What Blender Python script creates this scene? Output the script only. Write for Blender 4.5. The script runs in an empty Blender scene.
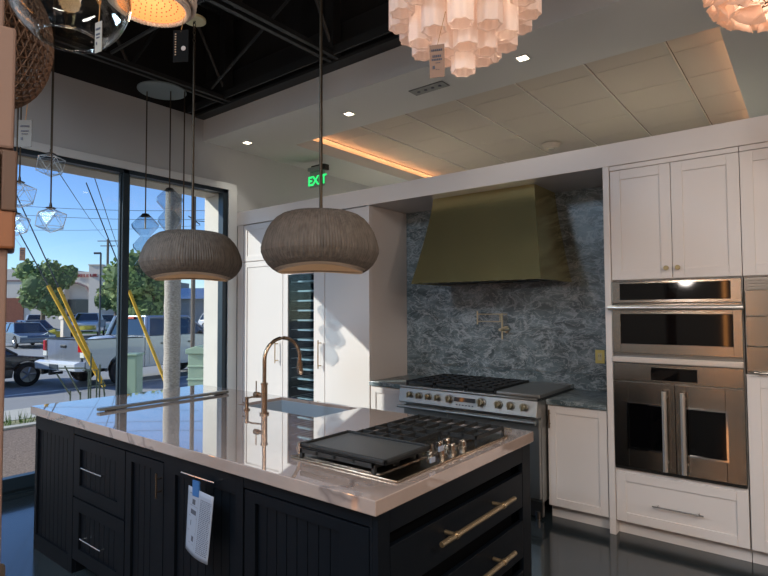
import bpy, bmesh, math, random
from mathutils import Vector, Matrix, noise
random.seed(7)
PI = math.pi
sc = bpy.context.scene
C = bpy.context.collection

# ------------------------------------------------------------------ materials
def lin(c):
    f = lambda v: v/12.92 if v <= .04045 else ((v+.055)/1.055)**2.4
    return (f(c[0]/255), f(c[1]/255), f(c[2]/255), 1)
MATS = {}
def mat(name, col, rough=.5, metal=0, coat=0, bump=0, bscale=60, var=0, vscale=4, emis=None, es=0, aniso=0, spec=.5, stretch=None):
    if name in MATS: return MATS[name]
    m = bpy.data.materials.new(name); m.use_nodes = True
    nt = m.node_tree; p = nt.nodes['Principled BSDF']
    c = lin(col)
    p.inputs['Base Color'].default_value = c
    p.inputs['Roughness'].default_value = rough
    p.inputs['Metallic'].default_value = metal
    p.inputs['Specular IOR Level'].default_value = spec
    p.inputs['Coat Weight'].default_value = coat
    p.inputs['Coat Roughness'].default_value = .03
    p.inputs['Anisotropic'].default_value = aniso
    if emis:
        p.inputs['Emission Color'].default_value = lin(emis); p.inputs['Emission Strength'].default_value = es
    tc = nt.nodes.new('ShaderNodeTexCoord'); mp = nt.nodes.new('ShaderNodeMapping')
    nt.links.new(tc.outputs['Object'], mp.inputs['Vector'])
    if stretch: mp.inputs['Scale'].default_value = stretch
    n = nt.nodes.new('ShaderNodeTexNoise'); n.inputs['Scale'].default_value = vscale; n.inputs['Detail'].default_value = 5
    nt.links.new(mp.outputs[0], n.inputs['Vector'])
    if var:
        mx = nt.nodes.new('ShaderNodeMix'); mx.data_type = 'RGBA'
        mx.inputs['A'].default_value = tuple(v*(1-var) for v in c[:3])+(1,)
        mx.inputs['B'].default_value = tuple(min(1, v*(1+var)) for v in c[:3])+(1,)
        nt.links.new(n.outputs['Fac'], mx.inputs['Factor']); nt.links.new(mx.outputs['Result'], p.inputs['Base Color'])
    if bump:
        n2 = nt.nodes.new('ShaderNodeTexNoise'); n2.inputs['Scale'].default_value = bscale; n2.inputs['Detail'].default_value = 3
        nt.links.new(mp.outputs[0], n2.inputs['Vector'])
        b = nt.nodes.new('ShaderNodeBump'); b.inputs['Strength'].default_value = bump; b.inputs['Distance'].default_value = .01
        nt.links.new(n2.outputs['Fac'], b.inputs['Height']); nt.links.new(b.outputs[0], p.inputs['Normal'])
    MATS[name] = m; return m

def glass(name, tint, ior=1.45, rough=0.0, edge=0):
    if name in MATS: return MATS[name]
    m = bpy.data.materials.new(name); m.use_nodes = True; nt = m.node_tree
    nt.nodes.clear(); out = nt.nodes.new('ShaderNodeOutputMaterial')
    tr = nt.nodes.new('ShaderNodeBsdfTransparent'); tr.inputs[0].default_value = tint+(1,)
    gl = nt.nodes.new('ShaderNodeBsdfGlossy'); gl.inputs['Roughness'].default_value = rough
    mx = nt.nodes.new('ShaderNodeMixShader')
    lw = nt.nodes.new('ShaderNodeLayerWeight'); lw.inputs[0].default_value = .5
    p5 = nt.nodes.new('ShaderNodeMath'); p5.operation = 'POWER'; p5.inputs[1].default_value = 5
    nt.links.new(lw.outputs['Facing'], p5.inputs[0])
    f0 = ((ior-1)/(ior+1))**2
    sc1 = nt.nodes.new('ShaderNodeMath'); sc1.operation = 'MULTIPLY_ADD'; sc1.inputs[1].default_value = 1-f0; sc1.inputs[2].default_value = f0
    nt.links.new(p5.outputs[0], sc1.inputs[0]); src = sc1.outputs[0]
    if edge:
        p2 = nt.nodes.new('ShaderNodeMath'); p2.operation = 'POWER'; p2.inputs[1].default_value = 3; nt.links.new(lw.outputs['Facing'], p2.inputs[0])
        pw = nt.nodes.new('ShaderNodeMath'); pw.operation = 'MULTIPLY_ADD'; pw.inputs[1].default_value = edge*.5
        nt.links.new(p2.outputs[0], pw.inputs[0]); nt.links.new(sc1.outputs[0], pw.inputs[2]); pw.use_clamp = True
        src = pw.outputs[0]
    nt.links.new(src, mx.inputs[0]); nt.links.new(tr.outputs[0], mx.inputs[1]); nt.links.new(gl.outputs[0], mx.inputs[2])
    nt.links.new(mx.outputs[0], out.inputs[0]); MATS[name] = m; return m

def marble(name, base, vein, dark, scale, rough, stretch=(1,1,1), rot=(0,0,0), width=.04, coat=0, fine=0, base2=None, spec=.5):
    m = bpy.data.materials.new(name); m.use_nodes = True; nt = m.node_tree; p = nt.nodes['Principled BSDF']
    L = nt.links.new
    tc = nt.nodes.new('ShaderNodeTexCoord'); mp = nt.nodes.new('ShaderNodeMapping')
    mp.inputs['Scale'].default_value = stretch; mp.inputs['Rotation'].default_value = rot
    L(tc.outputs['Object'], mp.inputs['Vector'])
    w = nt.nodes.new('ShaderNodeTexNoise'); w.inputs['Scale'].default_value = scale*.8; w.inputs['Detail'].default_value = 6
    L(mp.outputs[0], w.inputs['Vector'])
    ad = nt.nodes.new('ShaderNodeMix'); ad.data_type = 'RGBA'; ad.blend_type = 'LINEAR_LIGHT'; ad.inputs['Factor'].default_value = .25
    L(mp.outputs[0], ad.inputs['A']); L(w.outputs['Color'], ad.inputs['B'])
    def veins(sc_, wd):
        n = nt.nodes.new('ShaderNodeTexNoise'); n.inputs['Scale'].default_value = sc_; n.inputs['Detail'].default_value = 4; n.inputs['Roughness'].default_value = .55
        L(ad.outputs['Result'], n.inputs['Vector'])
        s = nt.nodes.new('ShaderNodeMath'); s.operation = 'SUBTRACT'; s.inputs[1].default_value = .5; L(n.outputs['Fac'], s.inputs[0])
        a = nt.nodes.new('ShaderNodeMath'); a.operation = 'ABSOLUTE'; L(s.outputs[0], a.inputs[0])
        r = nt.nodes.new('ShaderNodeMapRange'); r.inputs['From Min'].default_value = 0; r.inputs['From Max'].default_value = wd
        r.inputs['To Min'].default_value = 1; r.inputs['To Max'].default_value = 0; L(a.outputs[0], r.inputs['Value']); return r.outputs[0]
    cl = nt.nodes.new('ShaderNodeTexNoise'); cl.inputs['Scale'].default_value = scale*1.7; cl.inputs['Detail'].default_value = 8; L(ad.outputs['Result'], cl.inputs['Vector'])
    rp = nt.nodes.new('ShaderNodeMapRange'); rp.inputs['From Min'].default_value = .37; rp.inputs['From Max'].default_value = .64; L(cl.outputs['Fac'], rp.inputs['Value'])
    b = nt.nodes.new('ShaderNodeMix'); b.data_type = 'RGBA'; b.inputs['A'].default_value = lin(base); b.inputs['B'].default_value = lin(base2 or base); L(rp.outputs[0], b.inputs['Factor'])
    v1 = veins(scale, width)
    x = nt.nodes.new('ShaderNodeMath'); x.operation = 'MULTIPLY'; x.inputs[1].default_value = dark; L(v1, x.inputs[0])
    c1 = nt.nodes.new('ShaderNodeMix'); c1.data_type = 'RGBA'; c1.inputs['B'].default_value = lin(vein); L(b.outputs['Result'], c1.inputs['A']); L(x.outputs[0], c1.inputs['Factor'])
    last = c1
    if fine:
        v2 = veins(scale*3.2, width*1.2)
        y = nt.nodes.new('ShaderNodeMath'); y.operation = 'MULTIPLY'; y.inputs[1].default_value = fine; L(v2, y.inputs[0])
        c2 = nt.nodes.new('ShaderNodeMix'); c2.data_type = 'RGBA'; c2.inputs['B'].default_value = lin(vein); L(c1.outputs['Result'], c2.inputs['A']); L(y.outputs[0], c2.inputs['Factor']); last = c2
    L(last.outputs['Result'], p.inputs['Base Color'])
    p.inputs['Roughness'].default_value = rough; p.inputs['Coat Weight'].default_value = coat; p.inputs['Coat Roughness'].default_value = .02
    p.inputs['Specular IOR Level'].default_value = spec
    MATS[name] = m; return m

M = dict(
 wall=mat('painted_wall', (170,175,178), .7, bump=.05, bscale=200),
 soffit=mat('soffit_paint', (196,200,200), .75),
 black=mat('black_ceiling_paint', (14,15,17), .9),
 steelblack=mat('black_painted_steel', (26,28,30), .55),
 joist=mat('dark_joist', (34,38,40), .5),
 tile=mat('ceiling_tile', (190,184,176), .9, bump=.2, bscale=400),
 tilegap=mat('tile_gap', (70,66,62), .9),
 cab=mat('white_cabinet_paint', (208,202,198), .35),
 cabline=mat('cabinet_shadow_gap', (60,56,54), .8),
 navy=mat('navy_cabinet_paint', (4,9,16), .48, spec=.2),
 navygap=mat('navy_gap', (3,4,6), .9, spec=.05),
 floor=mat('polished_concrete_floor', (36,44,48), .15, var=.3, vscale=1.6, coat=.25),
 steel=mat('brushed_stainless_steel', (172,166,158), .19, 1, var=.08, vscale=2, bump=.18, bscale=3),
 steeld=mat('satin_steel_trim', (140,138,134), .3, 1),
 chrome=mat('polished_chrome', (215,215,215), .08, 1),
 brass=mat('aged_brass_sheet', (232,214,152), .22, .94, var=.1, vscale=1.5, bump=.25, bscale=2.2),
 brassd=mat('brushed_brass', (190,160,110), .28, 1),
 brassw=mat('warm_brass', (178,146,100), .3, 1),
 nickel=mat('champagne_nickel', (165,145,125), .25, 1),
 iron=mat('cast_iron', (26,28,29), .5, bump=.1, bscale=300),
 griddle=mat('griddle_plate', (96,99,99), .34, .6),
 blackglass=mat('black_oven_glass', (5,5,6), .05, coat=.2, spec=.3),
 blackpl=mat('black_plastic', (18,18,18), .4),
 mullion=mat('dark_window_frame', (38,52,62), .35, .3),
 trimw=mat('white_window_casing', (198,204,206), .5),
 veneer=mat('grey_veneer_shade', (92,85,78), .75, var=.8, vscale=9, stretch=(6,6,.3), bump=.5, bscale=20),
 veneerin=mat('shade_lining', (205,188,168), .8),
 rod=mat('bronze_rod', (70,62,52), .4, .8),
 canopy=mat('cream_canopy', (205,200,160), .5),
 canopyg=mat('grey_canopy', (120,135,140), .5),
 paper=mat('printed_paper', (128,136,150), .8),
 ink=mat('ink_print', (58,62,74), .8),
 tape=mat('blue_masking_tape', (38,86,140), .7),
 tagp=mat('price_tag_card', (122,98,84), .8),
 tagw=mat('white_tag_card', (140,136,126), .8),
 string=mat('tan_string', (170,130,80), .9),
 sink=mat('sink_steel', (150,166,180), .42, .35),
 post=mat('peach_post', (108,86,75), .7, bump=.1, bscale=30),
 blockb=mat('brown_block', (72,50,36), .6, var=.2),
 blocko=mat('orange_block', (116,70,36), .55, var=.2),
 blockd=mat('olive_block', (88,72,46), .6),
 wicker=mat('wicker_weave', (112,86,68), .6, .2),
 bead=mat('pale_beads', (196,182,170), .5),
 beadlit=mat('lit_bead_panel', (236,170,110), .6, emis=(255,150,80), es=.7),
 beaddot=mat('bead_knots', (120,70,40), .7),
 alab=None, shell=None,
 green=mat('exit_green', (40,220,120), .5, emis=(50,230,120), es=.9),
 grey=mat('grey_housing', (140,148,148), .5),
 downl=mat('downlight_lens', (255,244,220), .5, emis=(255,235,205), es=6),
 cove=mat('cove_strip', (255,200,150), .5, emis=(255,180,125), es=9),
 asphalt=mat('asphalt', (150,150,150), .9, var=.15, vscale=3, bump=.2, bscale=80),
 conc=mat('sidewalk_concrete', (190,186,176), .9, var=.12),
 gravel=mat('gravel_bed', (128,110,98), .95, var=.95, vscale=45, bump=1, bscale=40),
 grass=mat('lawn_grass', (92,116,56), .95, var=.3, vscale=5),
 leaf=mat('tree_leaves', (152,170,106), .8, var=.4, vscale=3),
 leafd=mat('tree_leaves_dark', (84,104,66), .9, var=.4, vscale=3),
 bark=mat('tree_bark', (120,104,88), .9, var=.3, vscale=8),
 palm=mat('palm_bark', (176,166,154), .95, var=.9, vscale=22, bump=1, bscale=25, stretch=(1,1,3)),
 stucco=mat('tan_stucco', (214,202,188), .9),
 stuccod=mat('mauve_trim', (140,116,112), .9),
 stuccog=mat('grey_stucco', (140,140,138), .9),
 brick=mat('red_brick', (140,86,66), .9, var=.2),
 signred=mat('red_sign_letters', (150,40,44), .6),
 shopglass=mat('shop_glass', (58,64,68), .2),
 carsilver=mat('silver_paint', (150,157,168), .25, .5, coat=1),
 cardark=mat('dark_paint', (14,22,28), .2, .3, coat=1),
 carwhite=mat('white_paint', (215,218,220), .25, 0, coat=1),
 cargrey=mat('grey_paint', (96,108,118), .25, .4, coat=1),
 carblue=mat('blue_paint', (70,84,112), .25, .3, coat=1),
 carglass=mat('car_glass', (22,34,38), .06, 0, coat=1),
 tyre=mat('tyre_rubber', (20,20,22), .85),
 rim=mat('alloy_wheel', (150,152,155), .3, .9),
 tail=mat('red_tail_light', (190,22,18), .2, coat=1),
 lampw=mat('clear_lamp', (225,225,215), .2, coat=1),
 yellow=mat('yellow_guard', (226,176,44), .6),
 wire=mat('wire_grey', (60,66,72), .6),
 pole=mat('wood_pole', (110,100,90), .9),
 utility=mat('pale_green_utility', (160,184,160), .6),
 column=mat('exterior_concrete', (206,200,190), .85, var=.06),
 rack=mat('rack_metal', (90,100,86), .5, .5),
 red=mat('red_shelf_band', (120,40,30), .5),
 lampfill=mat('lamp_and_fill_glow', (255,220,180), .5, emis=(255,205,150), es=4),
)
M['pane'] = glass('window_pane_glass', (.93,.96,.96), 1.35)
M['clear'] = glass('blown_clear_glass', (.93,.94,.93), 1.5, .02, .75)
M['blueglass'] = glass('faceted_clear_glass', (.93,.95,.97), 1.35, .12, .3)
M['smoke'] = glass('smoke_grey_glass', (.74,.79,.83), 1.5, .05, .6)
M['wineglass'] = glass('wine_cooler_glass', (.75,.84,.88), 1.35, .02)
M['quartz'] = marble('white_veined_quartz', (162,144,134), (90,76,74), .65, 1.3, .05, (1,1,1), (0,0,.5), .012, coat=.8, base2=(146,130,121))
_q = M['quartz'].node_tree.nodes['Principled BSDF']; _q.inputs['IOR'].default_value = 1.9; _q.inputs['Roughness'].default_value = .035; _q.inputs['Coat Weight'].default_value = 1; _q.inputs['Coat IOR'].default_value = 1.7
M['bluestone'] = marble('blue_grey_marble', (56,70,74), (172,180,184), .55, 3.6, .33, (1.0,1.0,1.9), (0,.75,0), .03, fine=.5, base2=(106,120,125))
def glowmat(name, col, em, es):
    m = bpy.data.materials.new(name); m.use_nodes = True; nt = m.node_tree; p = nt.nodes['Principled BSDF']
    p.inputs['Base Color'].default_value = lin(col); p.inputs['Roughness'].default_value = .5
    tl = nt.nodes.new('ShaderNodeBsdfTranslucent'); tl.inputs[0].default_value = lin(col)
    mx = nt.nodes.new('ShaderNodeMixShader'); mx.inputs[0].default_value = .45
    p.inputs['Emission Color'].default_value = lin(em); p.inputs['Emission Strength'].default_value = es
    nt.links.new(p.outputs[0], mx.inputs[1]); nt.links.new(tl.outputs[0], mx.inputs[2])
    nt.links.new(mx.outputs[0], nt.nodes['Material Output'].inputs[0]); MATS[name] = m; return m
M['alab'] = glowmat('alabaster_glow', (222,212,206), (255,198,165), .22)
M['shell'] = glowmat('shell_petal_glow', (230,212,202), (255,190,145), .3)

# ------------------------------------------------------------------ mesh helpers
def B(): return bmesh.new()
def box(bm, x0, x1, y0, y1, z0, z1):
    vs = [bm.verts.new((x, y, z)) for x in (x0, x1) for y in (y0, y1) for z in (z0, z1)]
    for f in ((0,1,3,2),(4,6,7,5),(0,4,5,1),(2,3,7,6),(0,2,6,4),(1,5,7,3)):
        bm.faces.new([vs[i] for i in f])
    return vs
def cyl(bm, a, b, r, seg=16, r2=None, cap=True):
    a, b = Vector(a), Vector(b); d = (b-a)
    if d.length < 1e-6: return
    q = d.to_track_quat('Z', 'Y'); r2 = r if r2 is None else r2
    A = [bm.verts.new(a+q@Vector((r*math.cos(2*PI*i/seg), r*math.sin(2*PI*i/seg), 0))) for i in range(seg)]
    D = [bm.verts.new(b+q@Vector((r2*math.cos(2*PI*i/seg), r2*math.sin(2*PI*i/seg), 0))) for i in range(seg)]
    for i in range(seg):
        j = (i+1) % seg; bm.faces.new((A[i], A[j], D[j], D[i]))
    if cap: bm.faces.new(A[::-1]); bm.faces.new(D)
def tube(bm, pts, r, seg=10):
    pts = [Vector(p) for p in pts]; rings = []
    for i, p in enumerate(pts):
        d = (pts[min(i+1, len(pts)-1)]-pts[max(i-1, 0)]).normalized()
        u = d.cross(Vector((0.13, 0.91, .4))).normalized() if abs(d.dot(Vector((0.13,.91,.4)))) < .95 else d.cross(Vector((1,0,0))).normalized()
        v = d.cross(u)
        rr = r[i] if isinstance(r, (list, tuple)) else r
        rings.append([bm.verts.new(p+u*rr*math.cos(2*PI*k/seg)+v*rr*math.sin(2*PI*k/seg)) for k in range(seg)])
    for A, D in zip(rings, rings[1:]):
        for k in range(seg):
            j = (k+1) % seg; bm.faces.new((A[k], A[j], D[j], D[k]))
    bm.faces.new(rings[0][::-1]); bm.faces.new(rings[-1])
def lathe(bm, prof, c=(0,0,0), seg=32, fn=None):
    rings = []
    for i, (r, z) in enumerate(prof):
        ring = []
        for k in range(seg):
            t = 2*PI*k/seg; rr, zz = (r, z) if fn is None else fn(r, z, t, i)
            ring.append(bm.verts.new((c[0]+rr*math.cos(t), c[1]+rr*math.sin(t), c[2]+zz)))
        rings.append(ring)
    for A, D in zip(rings, rings[1:]):
        for k in range(seg):
            j = (k+1) % seg; bm.faces.new((A[k], A[j], D[j], D[k]))
    return rings
def ball(bm, c, r, sub=2):
    m = Matrix.Translation(c) @ (Matrix.Diagonal((r[0], r[1], r[2], 1)) if isinstance(r, (tuple, list)) else Matrix.Scale(r, 4))
    return bmesh.ops.create_icosphere(bm, subdivisions=sub, radius=1, matrix=m)['verts']
def prism(bm, poly, axis, a, b):
    """extrude a 2D polygon along an axis (0: poly is (y,z); 1: poly is (x,z); 2: poly is (x,y))"""
    def P(u, v, w): return ((w,u,v), (u,w,v), (u,v,w))[axis]
    A = [bm.verts.new(P(u, v, a)) for u, v in poly]; D = [bm.verts.new(P(u, v, b)) for u, v in poly]
    n = len(poly)
    for i in range(n):
        j = (i+1) % n; bm.faces.new((A[i], A[j], D[j], D[i]))
    bm.faces.new(A[::-1]); bm.faces.new(D)

def obj(name, bm, m, parent=None, smooth=False, bevel=0, local=False, solid=0, auto=None):
    bmesh.ops.recalc_face_normals(bm, faces=bm.faces[:])
    if parent is not None and not local:
        off = Vector(parent.location); pp = parent.parent
        while pp is not None: off += Vector(pp.location); pp = pp.parent
        for v in bm.verts: v.co -= off
    me = bpy.data.meshes.new(name); bm.to_mesh(me); bm.free()
    if smooth:
        for p in me.polygons: p.use_smooth = True
    me.materials.append(m)
    o = bpy.data.objects.new(name, me); C.objects.link(o)
    if parent is not None: o.parent = parent
    if smooth and len(me.polygons) < 3000:
        es_ = o.modifiers.new('edges', 'EDGE_SPLIT'); es_.split_angle = .7
    if solid:
        s = o.modifiers.new('solid', 'SOLIDIFY'); s.thickness = solid; s.offset = 0
    if bevel:
        b = o.modifiers.new('bevel', 'BEVEL'); b.width = bevel; b.segments = 2; b.limit_method = 'ANGLE'; b.harden_normals = False
    if auto:
        me.shade_flat()
    return o
def recenter(o):
    """put a single-mesh thing's origin at its base centre"""
    me = o.data; xs = [v.co.x for v in me.vertices]; ys = [v.co.y for v in me.vertices]; zs = [v.co.z for v in me.vertices]
    c = Vector(((min(xs)+max(xs))/2, (min(ys)+max(ys))/2, min(zs)))
    for v in me.vertices: v.co -= c
    o.location = c
def thing(name, label, cat, loc=(0,0,0), group=None, rotz=0):
    o = bpy.data.objects.new(name, None); C.objects.link(o); o.location = loc; o.rotation_euler = (0,0,rotz)
    o.empty_display_size = .1
    o['label'] = label; o['category'] = cat
    if group: o['group'] = group
    return o
def single(name, bm, m, label, cat, group=None, **k):
    o = obj(name, bm, m, **k); recenter(o); o['label'] = label; o['category'] = cat
    if group: o['group'] = group
    return o
def struct(name, bm, m, parent=None, **k):
    o = obj(name, bm, m, parent, **k)
    if parent is None: o['kind'] = 'structure'
    return o
def dup(root, loc, label, rotz=None, group=None, scale=None):
    r = root.copy(); C.objects.link(r); r.location = loc; r['label'] = label
    if rotz is not None: r.rotation_euler = (0,0,rotz)
    if scale: r.scale = scale
    if group: r['group'] = group
    def rec(a, b):
        for ch in list(a.children):
            c = ch.copy(); C.objects.link(c); c.parent = b; rec(ch, c)
    rec(root, r)
    return r

def point(loc, e, col, r=.05):
    ld = bpy.data.lights.new('lamp_bulb', 'POINT'); ld.energy = e; ld.color = col; ld.shadow_soft_size = r
    o = bpy.data.objects.new('lamp_bulb', ld); C.objects.link(o); o.location = loc
CW = 38.24*PI/180
RIGHT = Vector((math.cos(CW), math.sin(CW), 0)); FWD = Vector((-math.sin(CW), math.cos(CW), 0))
def far(lat, dist, z=0):      # a point of the street scene: lateral metres, metres away from the viewpoint
    p = RIGHT*lat + FWD*dist; return Vector((p.x, p.y, z))

# ------------------------------------------------------------------ room shell
XW = -5.6
bm = B(); box(bm, XW-.12, 4.2, -5, 9.2, -.12, 0); struct('floor', bm, M['floor'])
# window wall (left), opening Y 1.3..3.98, Z .05..3.1
WY0, WY1, WZ0, WZ1 = 1.3, 3.98, .06, 3.10
bm = B()
box(bm, XW-.43, XW, -5, WY0, -.1, 3.89); box(bm, XW-.43, XW, WY1+.06, 9.2, -.1, 3.89)
box(bm, XW-.43, XW, WY0, WY1+.06, WZ1+.04, 3.89)
struct('wall_left', bm, M['wall'])
bm = B(); box(bm, XW-.43, XW, -5, 9.2, 3.891, 5.3); struct('wall_left_upper', bm, M['black'])
bm = B(); box(bm, XW-.43, 4.2, 9.2, 9.4, -.1, 5.3); struct('wall_back', bm, M['wall'])
bm = B(); box(bm, 4.2, 4.4, -5, 9.4, -.1, 5.3); struct('wall_right', bm, mat('warm_brown_wall', (136,98,72), .7))
bm = B(); box(bm, XW-.43, 4.4, -5.2, -5, -.1, 5.3); struct('wall_front', bm, mat('dark_taupe_wall', (136,124,110), .7))
bm = B(); box(bm, XW-.43, 4.4, -5.2, 3.80, 5.3, 5.4); struct('ceiling', bm, M['black'])
# dropped soffit with tray opening X -4.87..-.47, Y 4.45..8.2
bm = B(); SZ = 3.62; TX0, TX1, TY0, TY1 = -4.87, -.47, 4.45, 8.2
box(bm, XW, TX0, 3.68, 9.2, SZ, SZ+.13); box(bm, TX1, 4.2, 3.68, 9.2, SZ, SZ+.13)
box(bm, TX0, TX1, 3.68, TY0, SZ, SZ+.13); box(bm, TX0, TX1, TY1, 9.2, SZ, SZ+.13)
struct('ceiling_soffit', bm, M['soffit'])
bm = B(); box(bm, XW, 4.2, 3.68, 3.78, SZ+.131, 3.885); box(bm, XW, 4.2, 3.672, 3.6795, SZ, 3.885); struct('trim_1', bm, M['soffit'])
bm = B(); box(bm, XW, 4.2, 3.70, 3.78, 3.886, 5.3); struct('trim_2', bm, M['black'])
# tile ceiling above tray
bm = B(); box(bm, TX0-.45, TX1+.45, TY0-.4, TY1+.4, 3.885, 3.93); struct('ceiling_tray_backing', bm, M['tilegap'])
bm = B()
xs = [-.917+.675*k for k in range(-7, 3)]; ys = [4.6+.675*k for k in range(-1, 6)]
for a in xs:
    for b in ys:
        box(bm, max(a+.011, TX0-.44), min(a+.664, TX1+.44), max(b+.003, TY0-.39), min(b+.672, TY1+.39), 3.868, 3.884)
struct('ceiling_tiles', bm, M['tile'])
bm = B()
for a in xs[1:]:
    box(bm, a-.004, a+.004, TY0-.35, TY1+.35, 3.858, 3.872)
struct('trim_3', bm, mat('tile_tee_bar', (225,222,216), .5))
# closing walls of the cove
bm = B()
box(bm, TX0-.5, TX0-.46, TY0-.4, TY1+.4, SZ+.131, 3.95); box(bm, TX1+.46, TX1+.5, TY0-.4, TY1+.4, SZ+.131, 3.95)
box(bm, TX0-.5, TX1+.5, TY0-.44, TY0-.4, SZ+.131, 3.95); box(bm, TX0-.5, TX1+.5, TY1+.4, TY1+.44, SZ+.131, 3.95)
struct('ceiling_cove_walls', bm, M['soffit'])
for nm, x in (('left', TX0-.16), ('right', TX1+.16)):
    bm = B(); box(bm, x-.02, x+.02, TY0+.02, TY1-.05, SZ+.132, SZ+.152)
    single('cove_light_strip', bm, M['cove'], f'warm glowing strip hidden on the {nm} ledge of the ceiling tray', 'light strip')

# window 1: casing, frame, mullion, panes
bm = B()
box(bm, XW, XW+.02, WY0-.11, WY1+.16, WZ1, WZ1+.08); box(bm, XW, XW+.02, WY1+.04, WY1+.165, 0, WZ1); box(bm, XW, XW+.02, WY0-.11, WY0, 0, WZ1)
struct('window_casing', bm, M['trimw'], bevel=.003)
bm = B(); FX = XW-.06
def fr(bm, y0, y1, z0, z1, d=.05): box(bm, FX-d, FX+d, y0, y1, z0, z1)
fr(bm, WY0, WY1+.055, WZ1-.04, WZ1+.035); fr(bm, WY0, WY1+.055, 0.0, WZ0+.05); fr(bm, WY0, WY0+.06, 0, WZ1); fr(bm, WY1-.02, WY1+.055, 0, WZ1)
fr(bm, 2.735, 2.80, WZ0, WZ1, .05); box(bm, FX-.02, FX+.02, 2.72, 2.825, WZ0, WZ1)
wf = struct('window_1', bm, M['mullion'], bevel=.004)
bm = B(); box(bm, FX-.004, FX+.004, WY0+.06, 2.72, WZ0+.05, WZ1-.04); obj('window_pane', bm, M['pane'], wf)
bm = B(); box(bm, FX-.004, FX+.004, 2.825, WY1-.02, WZ0+.05, WZ1-.04); obj('window_pane', bm, M['pane'], wf)
bm = B(); box(bm, FX-.02, FX+.065, WY0+.06, WY1-.02, WZ0-.02, WZ0+.09); obj('window_sill_rail', bm, M['mullion'], wf)
# exterior jamb column and head
bm = B(); box(bm, XW-.44, XW-.12, WY1+.01, WY1+.06, -.1, 3.09); box(bm, XW-.44, XW-.12, 1.3, WY1+.06, 3.05, 3.14); struct('trim_4', bm, M['column'])
# black roof structure
def truss(x, lab):
    t = thing('roof_joist', lab, 'roof joist', (x, -5, 3.9), 'open web roof joists')
    bm = B()
    for dx in (-.045, .045): box(bm, x+dx-.02, x+dx+.02, -5, 3.66, 3.88, 3.92)
    obj('bottom_chord', bm, M['joist'], t)
    bm = B()
    for dx in (-.045, .045): box(bm, x+dx-.02, x+dx+.02, -5, 3.66, 4.85, 4.9)
    obj('top_chord', bm, M['joist'], t)
    bm = B(); y = 3.56; k = 0
    while y > -4.4:
        y2 = y-.55; z1, z2 = (3.9, 4.87) if k % 2 == 0 else (4.87, 3.9)
        tube(bm, [(x, y, z1), (x, y2, z2)], .018, 6); y = y2; k += 1
    obj('web_rods', bm, M['joist'], t)
    bm = B(); box(bm, x-.05, x+.05, 3.47, 3.57, 3.9, 5.3); obj('end_post', bm, M['steelblack'], t)
truss(-4.95, 'black open-web roof joist nearest the window wall')
truss(-3.35, 'black open-web roof joist running over the island beside the tall stem')
truss(-1.75, 'black open-web roof joist behind the white tiered chandelier')
t = thing('roof_girder', 'black steel girder along the top edge of the white dropped ceiling', 'girder', (-.7, 3.45, 3.86))
bm = B(); box(bm, XW+.01, 4.19, 3.54, 3.668, 3.868, 3.895); box(bm, XW+.01, 4.19, 3.45, 3.47, 3.89, 3.97); obj('lower_flange', bm, M['joist'], t)
bm = B(); box(bm, XW+.01, 4.19, 3.60, 3.62, 3.896, 4.25); obj('girder_web', bm, M['steelblack'], t)
t = thing('ceiling_bracing', 'thin dark brace rods crossing the black ceiling above the left windows', 'brace', (-4.15, 2.75, 4.4))
for (a, b) in (((-4.9,2.2,3.95),(-3.4,2.2,4.8)), ((-4.9,3.3,3.95),(-3.4,3.3,4.6)), ((-4.87,2.25,3.93),(-3.4,2.3,3.95))):
    bm = B(); tube(bm, [a, b], .016, 6); obj('brace_rod', bm, M['joist'], t)

# ------------------------------------------------------------------ kitchen display wall
YC, YB = 4.156, 4.80
bm = B(); box(bm, XW+.005, 3.2, YB+.005, YB+.12, 0, 2.66); struct('wall_kitchen', bm, M['wall'])
bm = B(); box(bm, XW+.005, 3.2, YC-.012, YB+.12, 2.668, 2.835); struct('trim_5', bm, M['cab'], bevel=.003)
bm = B(); box(bm, XW+.022, -5.47, YC-.003, YC+.02, 0, 2.667); struct('trim_6', bm, M['cab'])

def shaker(bm, x0, x1, z0, z1, y=YC, rail=.065, t=.02, rec=.009, beads=0, rl=None, rr=None):
    """frame-and-panel front facing -Y"""
    rl = rail if rl is None else rl; rr = rail if rr is None else rr
    box(bm, x0, x0+rl, y, y+t, z0, z1); box(bm, x1-rr, x1, y, y+t, z0, z1)
    box(bm, x0+rl, x1-rr, y, y+t, z1-rail, z1); box(bm, x0+rl, x1-rr, y, y+t, z0, z0+rail)
    if not beads: box(bm, x0+rl-.001, x1-rr+.001, y+rec, y+t-.001, z0+rail-.001, z1-rail+.001)
    else:
        box(bm, x0+rl, x1-rr, y+rec+.006, y+t, z0+rail, z1-rail)
        n = max(2, round((x1-x0-rl-rr)/beads)); w = (x1-x0-rl-rr)/n
        for i in range(n):
            a = x0+rl+i*w; box(bm, a+.002, a+w-.002, y+rec, y+rec+.008, z0+rail, z1-rail)
def pull_v(parent, x, z0, z1, m, y=YC, off=.035, r=.006, name='handle'):
    bm = B(); cyl(bm, (x, y-off, z0), (x, y-off, z1), r, 12)
    for z in (z0+.03, z1-.03): cyl(bm, (x, y, z), (x, y-off, z), r*.8, 10)
    return obj(name, bm, m, parent, smooth=True)
def pull_h(parent, x0, x1, z, m, y=YC, off=.035, r=.006, name='handle', inset=.03):
    bm = B(); cyl(bm, (x0, y-off, z), (x1, y-off, z), r, 12)
    for x in (x0+inset, x1-inset): cyl(bm, (x, y, z), (x, y-off, z), r*.8, 10)
    return obj(name, bm, m, parent, smooth=True)
G = .0025
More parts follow.
